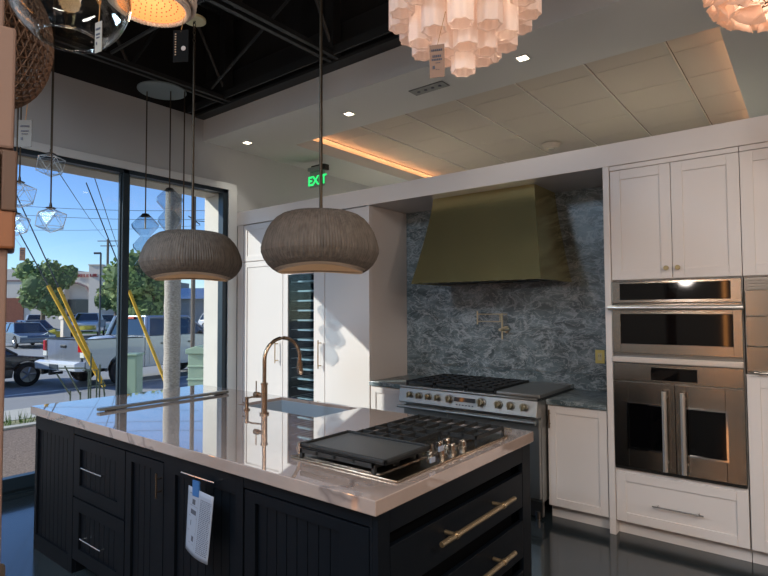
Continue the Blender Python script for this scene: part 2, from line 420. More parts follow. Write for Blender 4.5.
# pantry (left)
t = thing('pantry_cabinet', 'tall white pantry cabinet between the window corner and the wine cooler', 'cabinet', (-5.08, 4.47, 0))
bm = B(); box(bm, -5.468, -4.745, YC+.021, YB, .0, 2.665); obj('body', bm, M['cab'], t)
bm = B(); shaker(bm, -5.465, -4.748, .10, 2.205); d = obj('door', bm, M['cab'], t, bevel=.002); pull_v(d, -4.825, 1.02, 1.27, M['brassd'], off=.045)
bm = B(); shaker(bm, -5.465, -4.748, 2.215, 2.66); obj('upper_door', bm, M['cab'], t, bevel=.002)
# wine cooler
t = thing('wine_refrigerator', 'built-in wine cooler with dark narrow glass door, pale shelf fronts and brass pull', 'wine cooler', (-4.41, 4.47, 0))
bm = B(); x0, x1 = -4.742, -4.08
box(bm, x0, x0+.01, YC+.021, YB, 0, 2.66); box(bm, x1-.01, x1, YC+.021, YB, 0, 2.66); box(bm, x0, x1, YB-.02, YB, 0, 2.66); box(bm, x0, x1, YC+.021, YB, 2.05, 2.66); box(bm, x0, x1, YC+.021, YB, 0, .12)
obj('body', bm, M['cab'], t)
bm = B(); box(bm, x0+.012, x1-.012, YC+.03, YC+.031, .12, 2.05); 
bm.free()
bm = B(); box(bm, -4.74, -4.66, YC, YC+.02, .10, 2.205); box(bm, -4.245, -4.083, YC, YC+.02, .10, 2.205); box(bm, -4.66, -4.245, YC, YC+.02, 2.02, 2.205); box(bm, -4.66, -4.245, YC, YC+.02, .10, .2)
d = obj('door', bm, M['cab'], t, bevel=.002)
bm = B(); box(bm, -4.658, -4.247, YC+.008, YC+.014, .2, 2.02); obj('door_glass', bm, M['wineglass'], d)
pull_v(d, -4.135, 1.0, 1.30, M['brassw'], off=.045)
bm = B(); shaker(bm, -4.74, -4.083, 2.215, 2.66); obj('upper_door', bm, M['cab'], t, bevel=.002)
bm = B(); box(bm, -4.72, -4.71, YC+.03, YB-.03, .13, 2.04); box(bm, -4.11, -4.10, YC+.03, YB-.03, .13, 2.04); box(bm, -4.71, -4.11, YB-.05, YB-.03, .13, 2.04); obj('cooler_liner', bm, mat('cooler_liner', (30,48,60), .6), t)
shelfm = mat('pale_wood_shelf_front', (205,208,206), .5)
for i in range(16):
    z = .30+i*.109
    bm = B(); box(bm, -4.56, -4.26, YC+.06, YC+.085, z, z+.018); 
    for q in range(7): cyl(bm, (-4.69+q*.09, YC+.085, z+.01), (-4.69+q*.09, YB-.06, z+.01), .004, 6)
    obj('shelf', bm, shelfm, t)
# right tall door
t = thing('tall_column_cabinet', 'tall plain white cabinet right of the wine cooler, partly in sun', 'cabinet', (-3.77, 4.47, 0))
bm = B(); box(bm, -4.078, -3.455, YC+.021, YB, 0, 2.665); obj('body', bm, M['cab'], t, bevel=.002)
bm = B(); box(bm, -4.075, -3.50, YC, YC+.02, .10, 2.205); d = obj('door', bm, M['cab'], t, bevel=.002)
bm = B(); box(bm, -4.075, -3.50, YC, YC+.02, 2.215, 2.66); obj('upper_door', bm, M['cab'], t, bevel=.002)
bm = B(); box(bm, -3.497, -3.456, YC-.008, YC+.02, 0, 2.665); obj('end_stile', bm, M['cab'], t, bevel=.002)

# base cabinets
def base_cab(x0, x1, lab, hx=None):
    t = thing('base_cabinet', lab, 'cabinet', ((x0+x1)/2, 4.47, 0))
    bm = B(); box(bm, x0, x1, YC+.021, YB-.002, .10, .878); box(bm, x0, x1, YC+.07, YB-.002, 0, .10); obj('body', bm, M['cab'], t)
    bm = B(); shaker(bm, x0+.003, x1-.003, .105, .872, rail=.06); d = obj('door', bm, M['cab'], t, bevel=.002)
    return t, d
base_cab(-3.45, -2.965, 'white base cabinet in sunlight left of the range')
t, d = base_cab(-1.655, -1.205, 'white base cabinet between the range and the oven tower')
pull_v(d, -1.635, .70, .84, M['nickel'], off=.02)
for x0, x1, lab in ((-3.452, -2.962, 'short blue-grey stone worktop left of the range'), (-1.658, -1.203, 'blue-grey stone worktop beside the oven tower')):
    bm = B(); box(bm, x0, x1, YC-.02, YB-.022, .88, .92); single('stone_worktop', bm, M['bluestone'], lab, 'worktop', bevel=.003)
t = thing('stone_backsplash', 'full height blue-grey veined marble splashback behind the range', 'splashback', (-2.33, YB-.01, .9))
for i, (z0, z1) in enumerate(((.885, 1.056), (1.060, 1.934), (1.937, 2.508), (2.511, 2.667))):
    bm = B(); box(bm, -3.453, -1.203, YB-.02, YB-.001, z0, z1); obj('marble_slab', bm, M['bluestone'], t)
bm = B(); box(bm, -3.45, -1.206, YB-.008, YB-.002, 1.0, 2.6); obj('joint_filler', bm, mat('pale_grout', (150,156,158), .6), t)

# oven tower
t = thing('oven_tower_cabinet', 'tall white cabinet housing the two stainless ovens', 'cabinet', (-.76, 4.47, 0))
bm = B()
box(bm, -1.199, -1.155, YC-.012, YB, 0, 2.667); box(bm, -1.155, -.352, YC+.021, YB, 1.82, 2.667); box(bm, -1.155, -.352, YC+.021, YB, .10, .488)
box(bm, -1.155, -.352, YB-.03, YB, .4, 1.9); box(bm, -.356, -.352, YC+.021, YB, .4, 1.9); box(bm, -1.155, -.352, YC+.07, YB, 0, .10); box(bm, -1.155, -.352, YC+.001, YC+.021, 2.634, 2.667)
obj('body', bm, M['cab'], t, bevel=.002)
for x0, x1, kx in ((-1.151, -.753, -.787), (-.749, -.352, -.716)):
    bm = B(); shaker(bm, x0, x1, 1.828, 2.63, rail=.07); d = obj('door', bm, M['cab'], t, bevel=.002)
    bm = B(); cyl(bm, (kx, YC, 1.9), (kx, YC-.018, 1.9), .006, 12); cyl(bm, (kx, YC-.018, 1.9), (kx, YC-.03, 1.9), .0165, 20); obj('knob', bm, mat('olive_brass', (150,134,98), .4, .8), d, smooth=False, bevel=.002)
bm = B(); shaker(bm, -1.151, -.354, .105, .455, rail=.065); d = obj('drawer', bm, M['cab'], t, bevel=.002); pull_h(d, -.908, -.60, .262, M['steeld'], r=.005)
# right column
t = thing('end_column_cabinet', 'white cabinet column at the right edge around the steel coffee unit', 'cabinet', (0, 4.47, 0))
bm = B(); box(bm, -.348, .45, YC+.021, YB, 1.82, 2.667); box(bm, -.348, .45, YC+.021, YB, .1, 1.2); box(bm, -.348, .45, YC+.07, YB, 0, .1); box(bm, -.348, .45, YC+.001, YC+.021, 2.634, 2.667); box(bm, -.348, .45, YB-.03, YB, 1.2, 1.82)
obj('body', bm, M['cab'], t, bevel=.002)
bm = B(); shaker(bm, -.348, .05, 1.828, 2.63, rail=.07); obj('door', bm, M['cab'], t, bevel=.002)
bm = B(); shaker(bm, .053, .45, 1.828, 2.63, rail=.07); obj('door', bm, M['cab'], t, bevel=.002)
bm = B(); shaker(bm, -.344, .45, .105, 1.19, rail=.07); obj('lower_door', bm, M['cab'], t, bevel=.002)
t = thing('built_in_steel_appliance', 'bronze-toned stainless appliance with louvred vent at the right edge', 'appliance', (0, 4.4, 1.2))
bm = B(); box(bm, -.344, .445, YC+.02, YB-.04, 1.205, 1.817); obj('body', bm, M['steeld'], t)
for z0, z1 in ((1.222, 1.378), (1.382, 1.568), (1.572, 1.735)):
    bm = B(); box(bm, -.34, .44, YC-.004, YC+.02, z0, z1); obj('front_panel', bm, M['steel'], t, bevel=.003)
bm = B()
for z in (1.745, 1.763, 1.781, 1.799): box(bm, -.34, .44, YC+.002, YC+.02, z, z+.009)
obj('vent_louvre', bm, M['steeld'], t)
bm = B(); cyl(bm, (-.3, YC-.03, 1.216), (.4, YC-.03, 1.216), .008, 12); cyl(bm, (-.25, YC, 1.216), (-.25, YC-.03, 1.216), .006, 8); obj('handle', bm, M['steel'], t, smooth=True)

# speed oven
t = thing('speed_oven', 'upper stainless built-in oven with wide horizontal bar handle', 'oven', (-.753, 4.3, 1.3))
bm = B(); box(bm, -1.153, -.36, YC+.012, YC+.55, 1.285, 1.818); obj('body', bm, M['steeld'], t)
bm = B(); box(bm, -1.150, -.357, YC-.014, YC+.012, 1.662, 1.815); c = obj('control_panel', bm, M['steel'], t, bevel=.003)
bm = B(); box(bm, -1.095, -.415, YC-.017, YC-.0135, 1.683, 1.80); obj('display_glass', bm, M['blackglass'], c)
bm = B()
x0, x1, z0, z1 = -1.150, -.357, 1.305, 1.655
box(bm, x0, -1.095, YC-.014, YC+.012, z0, z1); box(bm, -.407, x1, YC-.014, YC+.012, z0, z1); box(bm, -1.095, -.407, YC-.014, YC+.012, z0, 1.372); box(bm, -1.095, -.407, YC-.014, YC+.012, 1.582, z1)
d = obj('door', bm, M['steel'], t, bevel=.002)
bm = B(); box(bm, -1.096, -.406, YC-.008, YC+.01, 1.371, 1.583); obj('door_glass', bm, M['blackglass'], d)
bm = B(); cyl(bm, (-1.165, YC-.06, 1.627), (-.345, YC-.06, 1.627), .0165, 16)
for x in (-1.11, -.4): cyl(bm, (x, YC-.014, 1.627), (x, YC-.06, 1.627), .009, 12)
obj('handle', bm, mat('bright_handle_steel', (222,218,210), .28, .85), d, smooth=True)
# french-door oven
t = thing('french_door_oven', 'lower stainless wall oven with two side-hinged glass doors', 'oven', (-.753, 4.3, .49))
bm = B(); box(bm, -1.153, -.357, YC+.012, YC+.58, .478, 1.283); obj('body', bm, M['steeld'], t)
bm = B(); box(bm, -1.153, -.356, YC-.03, YC+.012, 1.238, 1.278); obj('top_trim', bm, mat('pale_steel_trim', (206,196,186), .35, .6), t, bevel=.006)
bm = B(); box(bm, -1.150, -.359, YC-.014, YC+.012, 1.108, 1.234); c = obj('control_panel', bm, M['steel'], t, bevel=.003)
bm = B(); box(bm, -.9, -.618, YC-.017, YC-.0135, 1.125, 1.212); obj('display', bm, M['blackglass'], c)
for x0, x1, gx0, gx1, hx in ((-1.150, -.756, -1.052, -.833, -.812), (-.752, -.359, -.686, -.462, -.700)):
    z0, z1, g0, g1 = .500, 1.100, .64, .945
    bm = B(); box(bm, x0, gx0, YC-.014, YC+.012, z0, z1); box(bm, gx1, x1, YC-.014, YC+.012, z0, z1); box(bm, gx0, gx1, YC-.014, YC+.012, z0, g0); box(bm, gx0, gx1, YC-.014, YC+.012, g1, z1)
    d = obj('door', bm, M['steel'], t, bevel=.002)
    bm = B(); box(bm, gx0-.001, gx1+.001, YC-.007, YC+.01, g0-.001, g1+.001); obj('door_glass', bm, M['blackglass'], d)
    bm = B()
    for a in ((gx0-.012, gx0, g0-.012, g1+.012), (gx1, gx1+.012, g0-.012, g1+.012), (gx0, gx1, g0-.012, g0), (gx0, gx1, g1, g1+.012)): box(bm, a[0], a[1], YC-.018, YC-.012, a[2], a[3])
    obj('glass_bezel', bm, M['chrome'], d)
    bm = B(); cyl(bm, (hx, YC-.065, .52), (hx, YC-.065, 1.055), .016, 16)
    for z in (.57, 1.01): cyl(bm, (hx, YC-.014, z), (hx, YC-.065, z), .009, 12)
    obj('handle', bm, mat('bright_handle_steel', (222,218,210), .28, .85), d, smooth=True)
bm = B(); box(bm, -1.150, -.359, YC-.006, YC+.01, .48, .496); obj('vent_gap', bm, M['blackpl'], t)

# ------------------------------------------------------------------ range
RX0, RX1, RY = -2.955, -1.663, 4.03
t = thing('pro_range', 'wide stainless gas range with nine control knobs under the brass hood', 'range', (-2.31, 4.4, 0))
bm = B(); box(bm, RX0, RX1, RY+.03, YB-.025, .14, .915); obj('body', bm, mat('matte_range_steel', (158,160,158), .4, 1, var=.06), t, bevel=.004)
bm = B(); prism(bm, [(RY-.075, .80), (RY-.045, .925), (RY+.05, .935), (RY+.05, .79), (RY-.06,.79)], 0, RX0, RX1); obj('control_panel', bm, mat('matte_range_steel', (158,160,158), .4, 1, var=.06), t, bevel=.004)
bm = B(); box(bm, RX0, RX1, RY-.045, YB-.024, .916, .935); obj('cooktop_surface', bm, mat('dark_enamel_top', (50,54,56), .3, .5), t, bevel=.003)
bm = B(); cyl(bm, (RX0, RY-.05, .932), (RX1, RY-.05, .932), .012, 12); obj('bullnose', bm, mat('matte_range_steel', (158,160,158), .4, 1, var=.06), t, smooth=True)
bm = B(); box(bm, RX0, RX1, YB-.05, YB-.022, .93, .965); obj('back_trim', bm, mat('matte_range_steel', (158,160,158), .4, 1, var=.06), t)
for x, r in ((-2.863,.026), (-2.767,.026), (-2.668,.026), (-2.575,.026), (-2.46,.031), (-2.161,.034), (-2.009,.030), (-1.905,.030), (-1.795,.030)):
    x += .032; bm = B(); y = RY-.062; z = .868; n = Vector((0, -.97, .23))
    p = Vector((x, y, z)); cyl(bm, p, p+n*.012, r*1.15, 24); 
    k = obj('control_knob', bm, M['steeld'], t, smooth=False, bevel=.002)
    bm = B(); cyl(bm, p+n*.012, p+n*.042, r*.92, 24, r*.8); v = box(bm, x-.006, x+.006, y-.06, y-.04, z-r*.75, z+r*.9)
    obj('knob_grip', bm, mat('dull_bronze_knob', (132,124,104), .4, .9), k, bevel=.003)
bm = B(); prism(bm, [(RY-.071, .835), (RY-.0635, .868), (RY-.06, .868), (RY-.06,.835)], 0, -2.38, -2.185); 
bmesh.ops.translate(bm, verts=bm.verts[:], vec=(0, -.0035, .022)); obj('display_panel', bm, M['blackglass'], t)
for i in range(6):
    bm = B(); box(bm, -2.36+i*.03, -2.35+i*.03, RY-.0785, RY-.07, .826, .834); obj('touch_button', bm, M['ink'], t)
for x0, x1, n in ((RX0+.005, -2.495, 'left'), (-2.49, RX1-.005, 'right')):
    bm = B(); box(bm, x0, x1, RY-.005, RY+.03, .17, .765); d = obj('oven_door', bm, mat('matte_range_steel', (158,160,158), .4, 1, var=.06), t, bevel=.005)
    bm = B(); box(bm, x0+.1, x1-.1, RY-.009, RY, .33, .62); obj('oven_window', bm, M['blackglass'], d)
bm = B(); cyl(bm, (RX0-.0, RY-.09, .762), (RX1+.0, RY-.09, .762), .015, 16)
for x in (RX0+.05, -2.52, -2.46, RX1-.05): cyl(bm, (x, RY-.0, .762), (x, RY-.09, .762), .010, 10)
obj('towel_bar_handle', bm, mat('matte_range_steel', (158,160,158), .4, 1, var=.06), t, smooth=True)
bm = B(); box(bm, RX0+.01, RX1-.01, RY+.05, RY+.09, .02, .14); obj('kick_panel', bm, M['steeld'], t, bevel=.003)
for x in (RX0+.05, RX1-.05):
    bm = B(); cyl(bm, (x, RY+.06, 0), (x, RY+.06, .06), .022, 12); obj('leg', bm, M['steeld'], t)
def grate(bm, x0, x1, y0, y1, z, nx, ny, h=.03, w=.006, feet=True):
    for (a, b, c, d) in ((x0, x1, y0, y0+2*w), (x0, x1, y1-2*w, y1), (x0, x0+2*w, y0, y1), (x1-2*w, x1, y0, y1)): box(bm, a, b, c, d, z-.012, z+.006)
    for i in range(1, nx):
        x = x0+(x1-x0)*i/nx; box(bm, x-w, x+w, y0, y1, z-.008, z+.008)
    for j in range(1, ny):
        y = y0+(y1-y0)*j/ny; box(bm, x0, x1, y-w, y+w, z-.008, z+.008)
    if feet:
        for x in (x0, x1-2*w):
            for y in (y0, y1-2*w): box(bm, x, x+2.5*w, y, y+2.5*w, z-h, z)
for x0, x1 in ((-2.93, -2.63), (-2.62, -2.32), (-2.31, -2.04)):
    for yb in (4.15, 4.45):
        bm = B(); cx = (x0+x1)/2; cyl(bm, (cx, yb+.05, .935), (cx, yb+.05, .952), .045, 20); cyl(bm, (cx, yb+.05, .952), (cx, yb+.05, .96), .032, 20); obj('burner', bm, M['iron'], t)
    bm = B(); grate(bm, x0, x1, 4.04, 4.7, .972, 3, 6, .037); obj('grate', bm, M['iron'], t)
bm = B(); box(bm, -2.02, RX1+.01, 4.01, 4.70, .937, .966); obj('griddle_cover', bm, mat('satin_griddle_cover', (150,148,144), .4, .9), t, bevel=.008)

# ------------------------------------------------------------------ hood
t = thing('range_hood', 'large flared antique brass range hood on the marble wall', 'range hood', (-2.27, 4.45, 1.86))
bm = B(); N = 14
prof = []
for i in range(N+1):
    s = i/N; z = 1.858+(2.666-1.858)*s; f = (1-s)**1.3
    prof.append((-2.80-.085*f-.015*(1-s), -1.80+.125*f+.012*(1-s), 4.315-.21*f-.02*(1-s), z))
rings = [[bm.verts.new(p) for p in ((a, 4.778, z), (a, y, z), (b, y, z), (b, 4.778, z))] for a, b, y, z in prof]
for A, D in zip(rings, rings[1:]):
    for k in range(3): bm.faces.new((A[k], A[k+1], D[k+1], D[k]))
h = obj('hood_shell', bm, M['brass'], t, smooth=False, solid=.004)
for p in h.data.polygons: p.use_smooth = True
h.modifiers.new('edge', 'EDGE_SPLIT').split_angle = .6
bm = B(); a, b, y, z = prof[0]; box(bm, a+.006, b-.006, y+.006, 4.776, z+.008, z+.016); obj('filter_panel', bm, M['steeld'], t)
bm = B()
for k in range(9): box(bm, a+.1+k*.12, a+.17+k*.12, y+.12, 4.6, z+.002, z+.007)
obj('baffle_slots', bm, M['blackpl'], t)

# pot filler
t = thing('pot_filler', 'folded brass wall-mounted pot filler tap above the range', 'tap', (-2.290, YB-.02, 1.43))
bm = B(); cyl(bm, (-2.290, YB-.021, 1.43), (-2.290, YB-.035, 1.43), .032, 20); cyl(bm, (-2.290, YB-.035, 1.43), (-2.290, YB-.09, 1.43), .012, 12); obj('wall_flange', bm, mat('pale_nickel', (176,168,144), .3, 1), t, smooth=True)
bm = B(); cyl(bm, (-2.300, YB-.09, 1.34), (-2.300, YB-.09, 1.585), .010, 12); tube(bm, [(-2.300,YB-.09,1.575), (-2.550,YB-.1,1.575)], .006, 8); tube(bm, [(-2.320,YB-.1,1.505), (-2.550,YB-.1,1.505)], .006, 8)
cyl(bm, (-2.555, YB-.1, 1.475), (-2.555, YB-.1, 1.605), .008, 10); tube(bm, [(-2.320,YB-.11,1.575), (-2.240,YB-.11,1.575)], .006, 8); cyl(bm, (-2.315, YB-.1, 1.50), (-2.315, YB-.1, 1.58), .007, 8)
obj('folding_arm', bm, mat('pale_nickel', (176,168,144), .3, 1), t, smooth=True)
bm = B(); cyl(bm, (-2.290, YB-.10, 1.43), (-2.210, YB-.12, 1.43), .011, 10); cyl(bm, (-2.305, YB-.13, 1.43), (-2.305, YB-.09, 1.43), .014, 12); obj('valve_lever', bm, mat('pale_nickel', (176,168,144), .3, 1), t, smooth=True)
# outlet
t = thing('wall_outlet', 'brass wall outlet plate on the marble beside the oven tower', 'outlet', (-1.432, YB-.02, 1.16))
bm = B(); box(bm, -1.472, -1.395, YB-.026, YB-.0205, 1.158, 1.272); obj('cover_plate', bm, mat('brass_plate', (196,180,110), .4, .7), t, bevel=.003)
bm = B(); box(bm, -1.45, -1.417, YB-.029, YB-.026, 1.185, 1.245); obj('socket', bm, mat('ivory_socket', (190,180,140), .5), t)
bm = B(); box(bm, -1.442, -1.439, YB-.0295, YB-.0285, 1.215, 1.23); box(bm, -1.428, -1.425, YB-.0295, YB-.0285, 1.215, 1.23); obj('socket_slots', bm, M['blackpl'], t)

# ------------------------------------------------------------------ island
IF = 1.493; IX0, IX1, IY1 = -4.245, -1.208, 2.785; CT = .967
t = isl = thing('kitchen_island', 'large dark navy island cabinet with beadboard doors and brass pulls', 'kitchen island', (-2.72, 2.13, 0))
bm = B()
box(bm, IX0, -3.645, IF+.022, IY1, 0, .912); box(bm, -3.645, IX1-.03, IY1-.03, IY1-.005, .09, .912); box(bm, -3.645, IX1-.03, IF+.0225, IF+.04, .09, .912); box(bm, -3.645, IX1-.03, IF+.04, IY1-.03, .09, .11); box(bm, -1.9, -1.88, IF+.04, IY1-.03, .11, .912); box(bm, -3.645, IX1-.024, IF+.09, IY1-.06, 0, .09)
box(bm, -3.645, IX1-.0245, IF, IF+.022, .857, .912)   # top rail
box(bm, IX1-.024, IX1, IF, 1.56, 0, .912); box(bm, IX1-.024, IX1, 2.685, IY1, 0, .912); box(bm, IX1-.024, IX1, 1.56, 2.685, .825, .912); box(bm, IX1-.024, IX1, 1.56, 2.685, 0, .085)
box(bm, IX1-.26, IX1-.024, IF, IF+.022, 0, .09); box(bm, -1.248, IX1-.0245, IF+.001, IF+.022, .091, .8565)
obj('body', bm, M['navy'], t, bevel=.002)
bm = B(); shaker(bm, IX0-.01, -3.648, 0.0, .912, y=IF, rail=.10, rl=.035, rr=.06, rec=.014, beads=.062, t=.023); obj('beadboard_end_panel', bm, M['navy'], t, bevel=.001)
def small_pull(p, x0, x1, z):
    pull_h(p, x0, x1, z, M['chrome'], y=IF, off=.035, r=.005, inset=.012)
for z0, z1, hz in ((.478, .85, .684), (.095, .468, .268)):
    bm = B(); shaker(bm, -3.64, -2.995, z0, z1, y=IF, rail=.075, rl=.082, rr=.08, rec=.014, beads=.062, t=.021); d = obj('drawer', bm, M['navy'], t, bevel=.001); small_pull(d, -3.455, -3.19, hz)
bm = B(); shaker(bm, -2.985, -2.60, .095, .85, y=IF, rail=.045, rl=.06, rr=.09, rec=.014, beads=.062, t=.021); d = obj('door', bm, M['navy'], t, bevel=.001)
pull_v(d, -2.615, .68, .805, M['nickel'], y=IF, off=.03, r=.005)
bm = B(); shaker(bm, -2.59, -1.955, .095, .905, y=IF-.002, rail=.09, rl=.1, rr=.05, rec=.014, beads=.062, t=.021); d = obj('door', bm, M['navy'], t, bevel=.001)
pull_h(d, -2.375, -2.11, .855, M['chrome'], y=IF-.002, off=.035, r=.005, inset=.012)
bm = B(); shaker(bm, -1.945, -1.25, .095, .85, y=IF, rail=.045, rl=.07, rr=.14, rec=.014, beads=.062, t=.021); obj('door', bm, M['navy'], t, bevel=.001)
# end drawers facing +X
for z0, z1, hz in ((.600, .775, .712), (.345, .530, .455), (.095, .28, .20)):
    bm = B(); box(bm, IX1-.022, IX1, 1.563, 2.682, z0, z1); d = obj('end_drawer', bm, M['navy'], t, bevel=.002)
    bm = B(); cyl(bm, (IX1+.055, 1.815, hz), (IX1+.055, 2.47, hz), .0115, 8)
    for y in (1.93, 2.35):
        cyl(bm, (IX1, y, hz), (IX1+.055, y, hz), .009, 12); cyl(bm, (IX1+.055, y-.012, hz), (IX1+.055, y+.012, hz), .0145, 16)
    obj('handle', bm, mat('satin_champagne', (166,148,120), .35, .9), d, smooth=False, bevel=.001)
bm = B(); box(bm, IX1-.07, IX1-.065, 1.56, 2.685, .085, .825); obj('finger_gap', bm, M['navygap'], t)
# countertop with sink hole
SX0, SX1, SY0, SY1 = -3.16, -2.40, 2.365, 2.79-.03
bm = B(); cx0, cx1, cy0, cy1 = -4.268, -1.193, 1.462, 2.80; zt, zb = CT, .913
def slabring(bm, X, Y, z0, z1):
    vs = {}
    for i, x in enumerate(X):
        for j, y in enumerate(Y):
            for k, z in enumerate((z0, z1)): vs[i, j, k] = bm.verts.new((x, y, z))
    for i in range(3):
        for j in range(3):
            if i == 1 and j == 1: continue
            bm.faces.new([vs[i, j, 1], vs[i+1, j, 1], vs[i+1, j+1, 1], vs[i, j+1, 1]]); bm.faces.new([vs[i, j, 0], vs[i, j+1, 0], vs[i+1, j+1, 0], vs[i+1, j, 0]])
    for i in range(3):
        for j in (0, 3): bm.faces.new([vs[i, j, 0], vs[i+1, j, 0], vs[i+1, j, 1], vs[i, j, 1]]); bm.faces.new([vs[j, i, 0], vs[j, i+1, 0], vs[j, i+1, 1], vs[j, i, 1]])
    bm.faces.new([vs[1,1,0], vs[2,1,0], vs[2,1,1], vs[1,1,1]]); bm.faces.new([vs[1,2,0], vs[2,2,0], vs[2,2,1], vs[1,2,1]])
    bm.faces.new([vs[1,1,0], vs[1,2,0], vs[1,2,1], vs[1,1,1]]); bm.faces.new([vs[2,1,0], vs[2,2,0], vs[2,2,1], vs[2,1,1]])
slabring(bm, (cx0, SX0, SX1, cx1), (cy0, SY0, SY1, cy1), zb, zt)
single('island_countertop', bm, M['quartz'], 'polished white veined quartz slab on the navy island', 'countertop', bevel=.003)
# sink
t = thing('undermount_sink', 'rectangular stainless undermount sink in the island top', 'sink', ((SX0+SX1)/2, (SY0+SY1)/2, .72))
bm = B(); w = .006
a, b, c_, d_ = SX0+.001, SX1-.001, SY0+.001, SY1-.001
box(bm, a, a+w, c_, d_, .735, zt-.02); box(bm, b-w, b, c_, d_, .735, zt-.02); box(bm, a, b, c_, c_+w, .735, zt-.02); box(bm, a, b, d_-w, d_, .735, zt-.02); box(bm, a, b, c_, d_, .728, .735)
obj('basin', bm, M['sink'], t)
bm = B(); cyl(bm, ((a+b)/2, (c_+d_)/2, .735), ((a+b)/2, (c_+d_)/2, .739), .045, 24); obj('drain', bm, M['chrome'], t)
# faucet
fx, fy = -2.74, 2.25
t = thing('kitchen_faucet', 'tall gooseneck bronze faucet with side lever behind the island sink', 'faucet', (fx, fy, CT))
bm = B(); cyl(bm, (fx, fy, CT), (fx, fy, CT+.012), .030, 24); cyl(bm, (fx, fy, CT+.012), (fx, fy, 1.155), .0195, 20); cyl(bm, (fx, fy, 1.15), (fx, fy, 1.162), .023, 20)
obj('valve_body', bm, M['nickel'], t, smooth=True)
bm = B(); R_ = .136; pts = [(fx, fy, 1.155), (fx, fy, 1.25)]
for i in range(17):
    a_ = PI*i/16*1.04; pts.append((fx+.12*(R_-R_*math.cos(a_)), fy+R_-R_*math.cos(a_), 1.304+R_*math.sin(a_)))
e = pts[-1]; obj('gooseneck_spout', (tube(bm, pts, .0125, 12), bm)[1], M['nickel'], t, smooth=True)
bm = B(); cyl(bm, e, (e[0], e[1]+.006, e[2]-.07), .0165, 16, .019); cyl(bm, (e[0], e[1]+.006, e[2]-.07), (e[0], e[1]+.008, e[2]-.095), .021, 16, .017); cyl(bm, (e[0]-.02, e[1], e[2]-.02), (e[0]-.028, e[1], e[2]-.06), .005, 8)
obj('spray_head', bm, M['nickel'], t, smooth=True)
bm = B(); cyl(bm, (fx, fy, 1.085), (fx-.07, fy-.01, 1.085), .012, 12); cyl(bm, (fx-.045, fy-.01, 1.085), (fx-.08, fy-.01, 1.085), .017, 14); tube(bm, [(fx-.068, fy-.01, 1.09), (fx-.068, fy-.01, 1.17)], .004, 8)
obj('side_lever', bm, M['nickel'], t, smooth=True)
t = thing('water_dispenser', 'short bronze filtered-water tap left of the tall faucet', 'tap', (-2.942, 2.27, CT))
bm = B(); x, y = -2.942, 2.27; cyl(bm, (x, y, CT), (x, y, CT+.008), .022, 20); cyl(bm, (x, y, CT), (x, y, CT+.085), .013, 16); obj('base', bm, M['nickel'], t, smooth=True)
bm = B(); tube(bm, [(x, y, CT+.075), (x+.03, y+.02, CT+.085), (x+.10, y+.05, CT+.088), (x+.12, y+.06, CT+.08)], .006, 8); obj('spout', bm, M['nickel'], t, smooth=True)
bm = B(); tube(bm, [(x-.04, y, CT+.045), (x, y, CT+.045)], .005, 8); obj('lever', bm, M['nickel'], t, smooth=True)
# flat steel rail on counter
t = thing('steel_counter_rail', 'long flat brushed steel bar lying across the far left of the island top', 'metal bar', (-3.65, 2.13, CT))
bm = B(); box(bm, -3.675, -3.63, 1.64, 2.63, CT+.006, CT+.024); obj('bar', bm, mat('dull_steel_bar', (132,136,136), .35, .7), t, bevel=.003)
for y in (1.72, 2.55):
    bm = B(); box(bm, -3.67, -3.635, y-.03, y+.03, CT, CT+.006); obj('foot', bm, M['blackpl'], t)

# rangetop on island
t = thing('island_rangetop', 'stainless gas rangetop with griddle set into the island corner', 'rangetop', (-1.55, 2.13, CT))
bm = B(); X0, X1, Y0, Y1 = -1.835, -1.245, 1.655, 2.60
box(bm, X0, X1, Y0, Y1, CT+.0005, CT+.010); obj('steel_tray', bm, mat('warm_tray_steel', (150,140,126), .22, 1), t, bevel=.003)
bm = B(); box(bm, X0+.02, X1-.10, Y0+.02, Y1-.02, CT+.010, CT+.014); obj('burner_pan', bm, mat('satin_steel_pan', (150,144,138), .25, 1), t)
bm = B(); gx0, gx1, gy0, gy1 = -1.79, -1.31, 1.668, 1.985; gz = CT+.072
box(bm, gx0, gx1, gy0, gy1, gz-.018, gz-.0105)
for a in ((gx0, gx1, gy0, gy0+.014), (gx0, gx1, gy1-.014, gy1), (gx0, gx0+.014, gy0, gy1), (gx1-.014, gx1, gy0, gy1)): box(bm, *a, gz-.02, gz)
g = obj('griddle_frame', bm, M['iron'], t, bevel=.002)
bm = B(); box(bm, gx0+.02, gx1-.02, gy0+.02, gy1-.02, gz-.0105, gz-.0075); obj('griddle_plate', bm, M['griddle'], g, bevel=.002)
bm = B(); grate(bm, gx0, gx1-.06, gy0, gy1, CT+.042, 4, 3, .034); obj('grate', bm, M['iron'], t)
bm = B(); grate(bm, gx0, -1.455, 1.99, 2.29, CT+.05, 4, 3, .042, .0045); obj('grate', bm, M['iron'], t)
bm = B(); grate(bm, gx0, -1.262, 2.30, 2.585, CT+.05, 7, 2, .042, .0045); obj('grate', bm, M['iron'], t)
for (x, y) in ((-1.70, 1.84), (-1.42, 1.84), (-1.70, 2.16), (-1.55, 2.16), (-1.70, 2.44), (-1.40, 2.44)):
    bm = B(); cyl(bm, (x, y, CT+.014), (x, y, CT+.026), .04, 20); cyl(bm, (x, y, CT+.026), (x, y, CT+.034), .030, 20); obj('burner', bm, M['iron'], t)
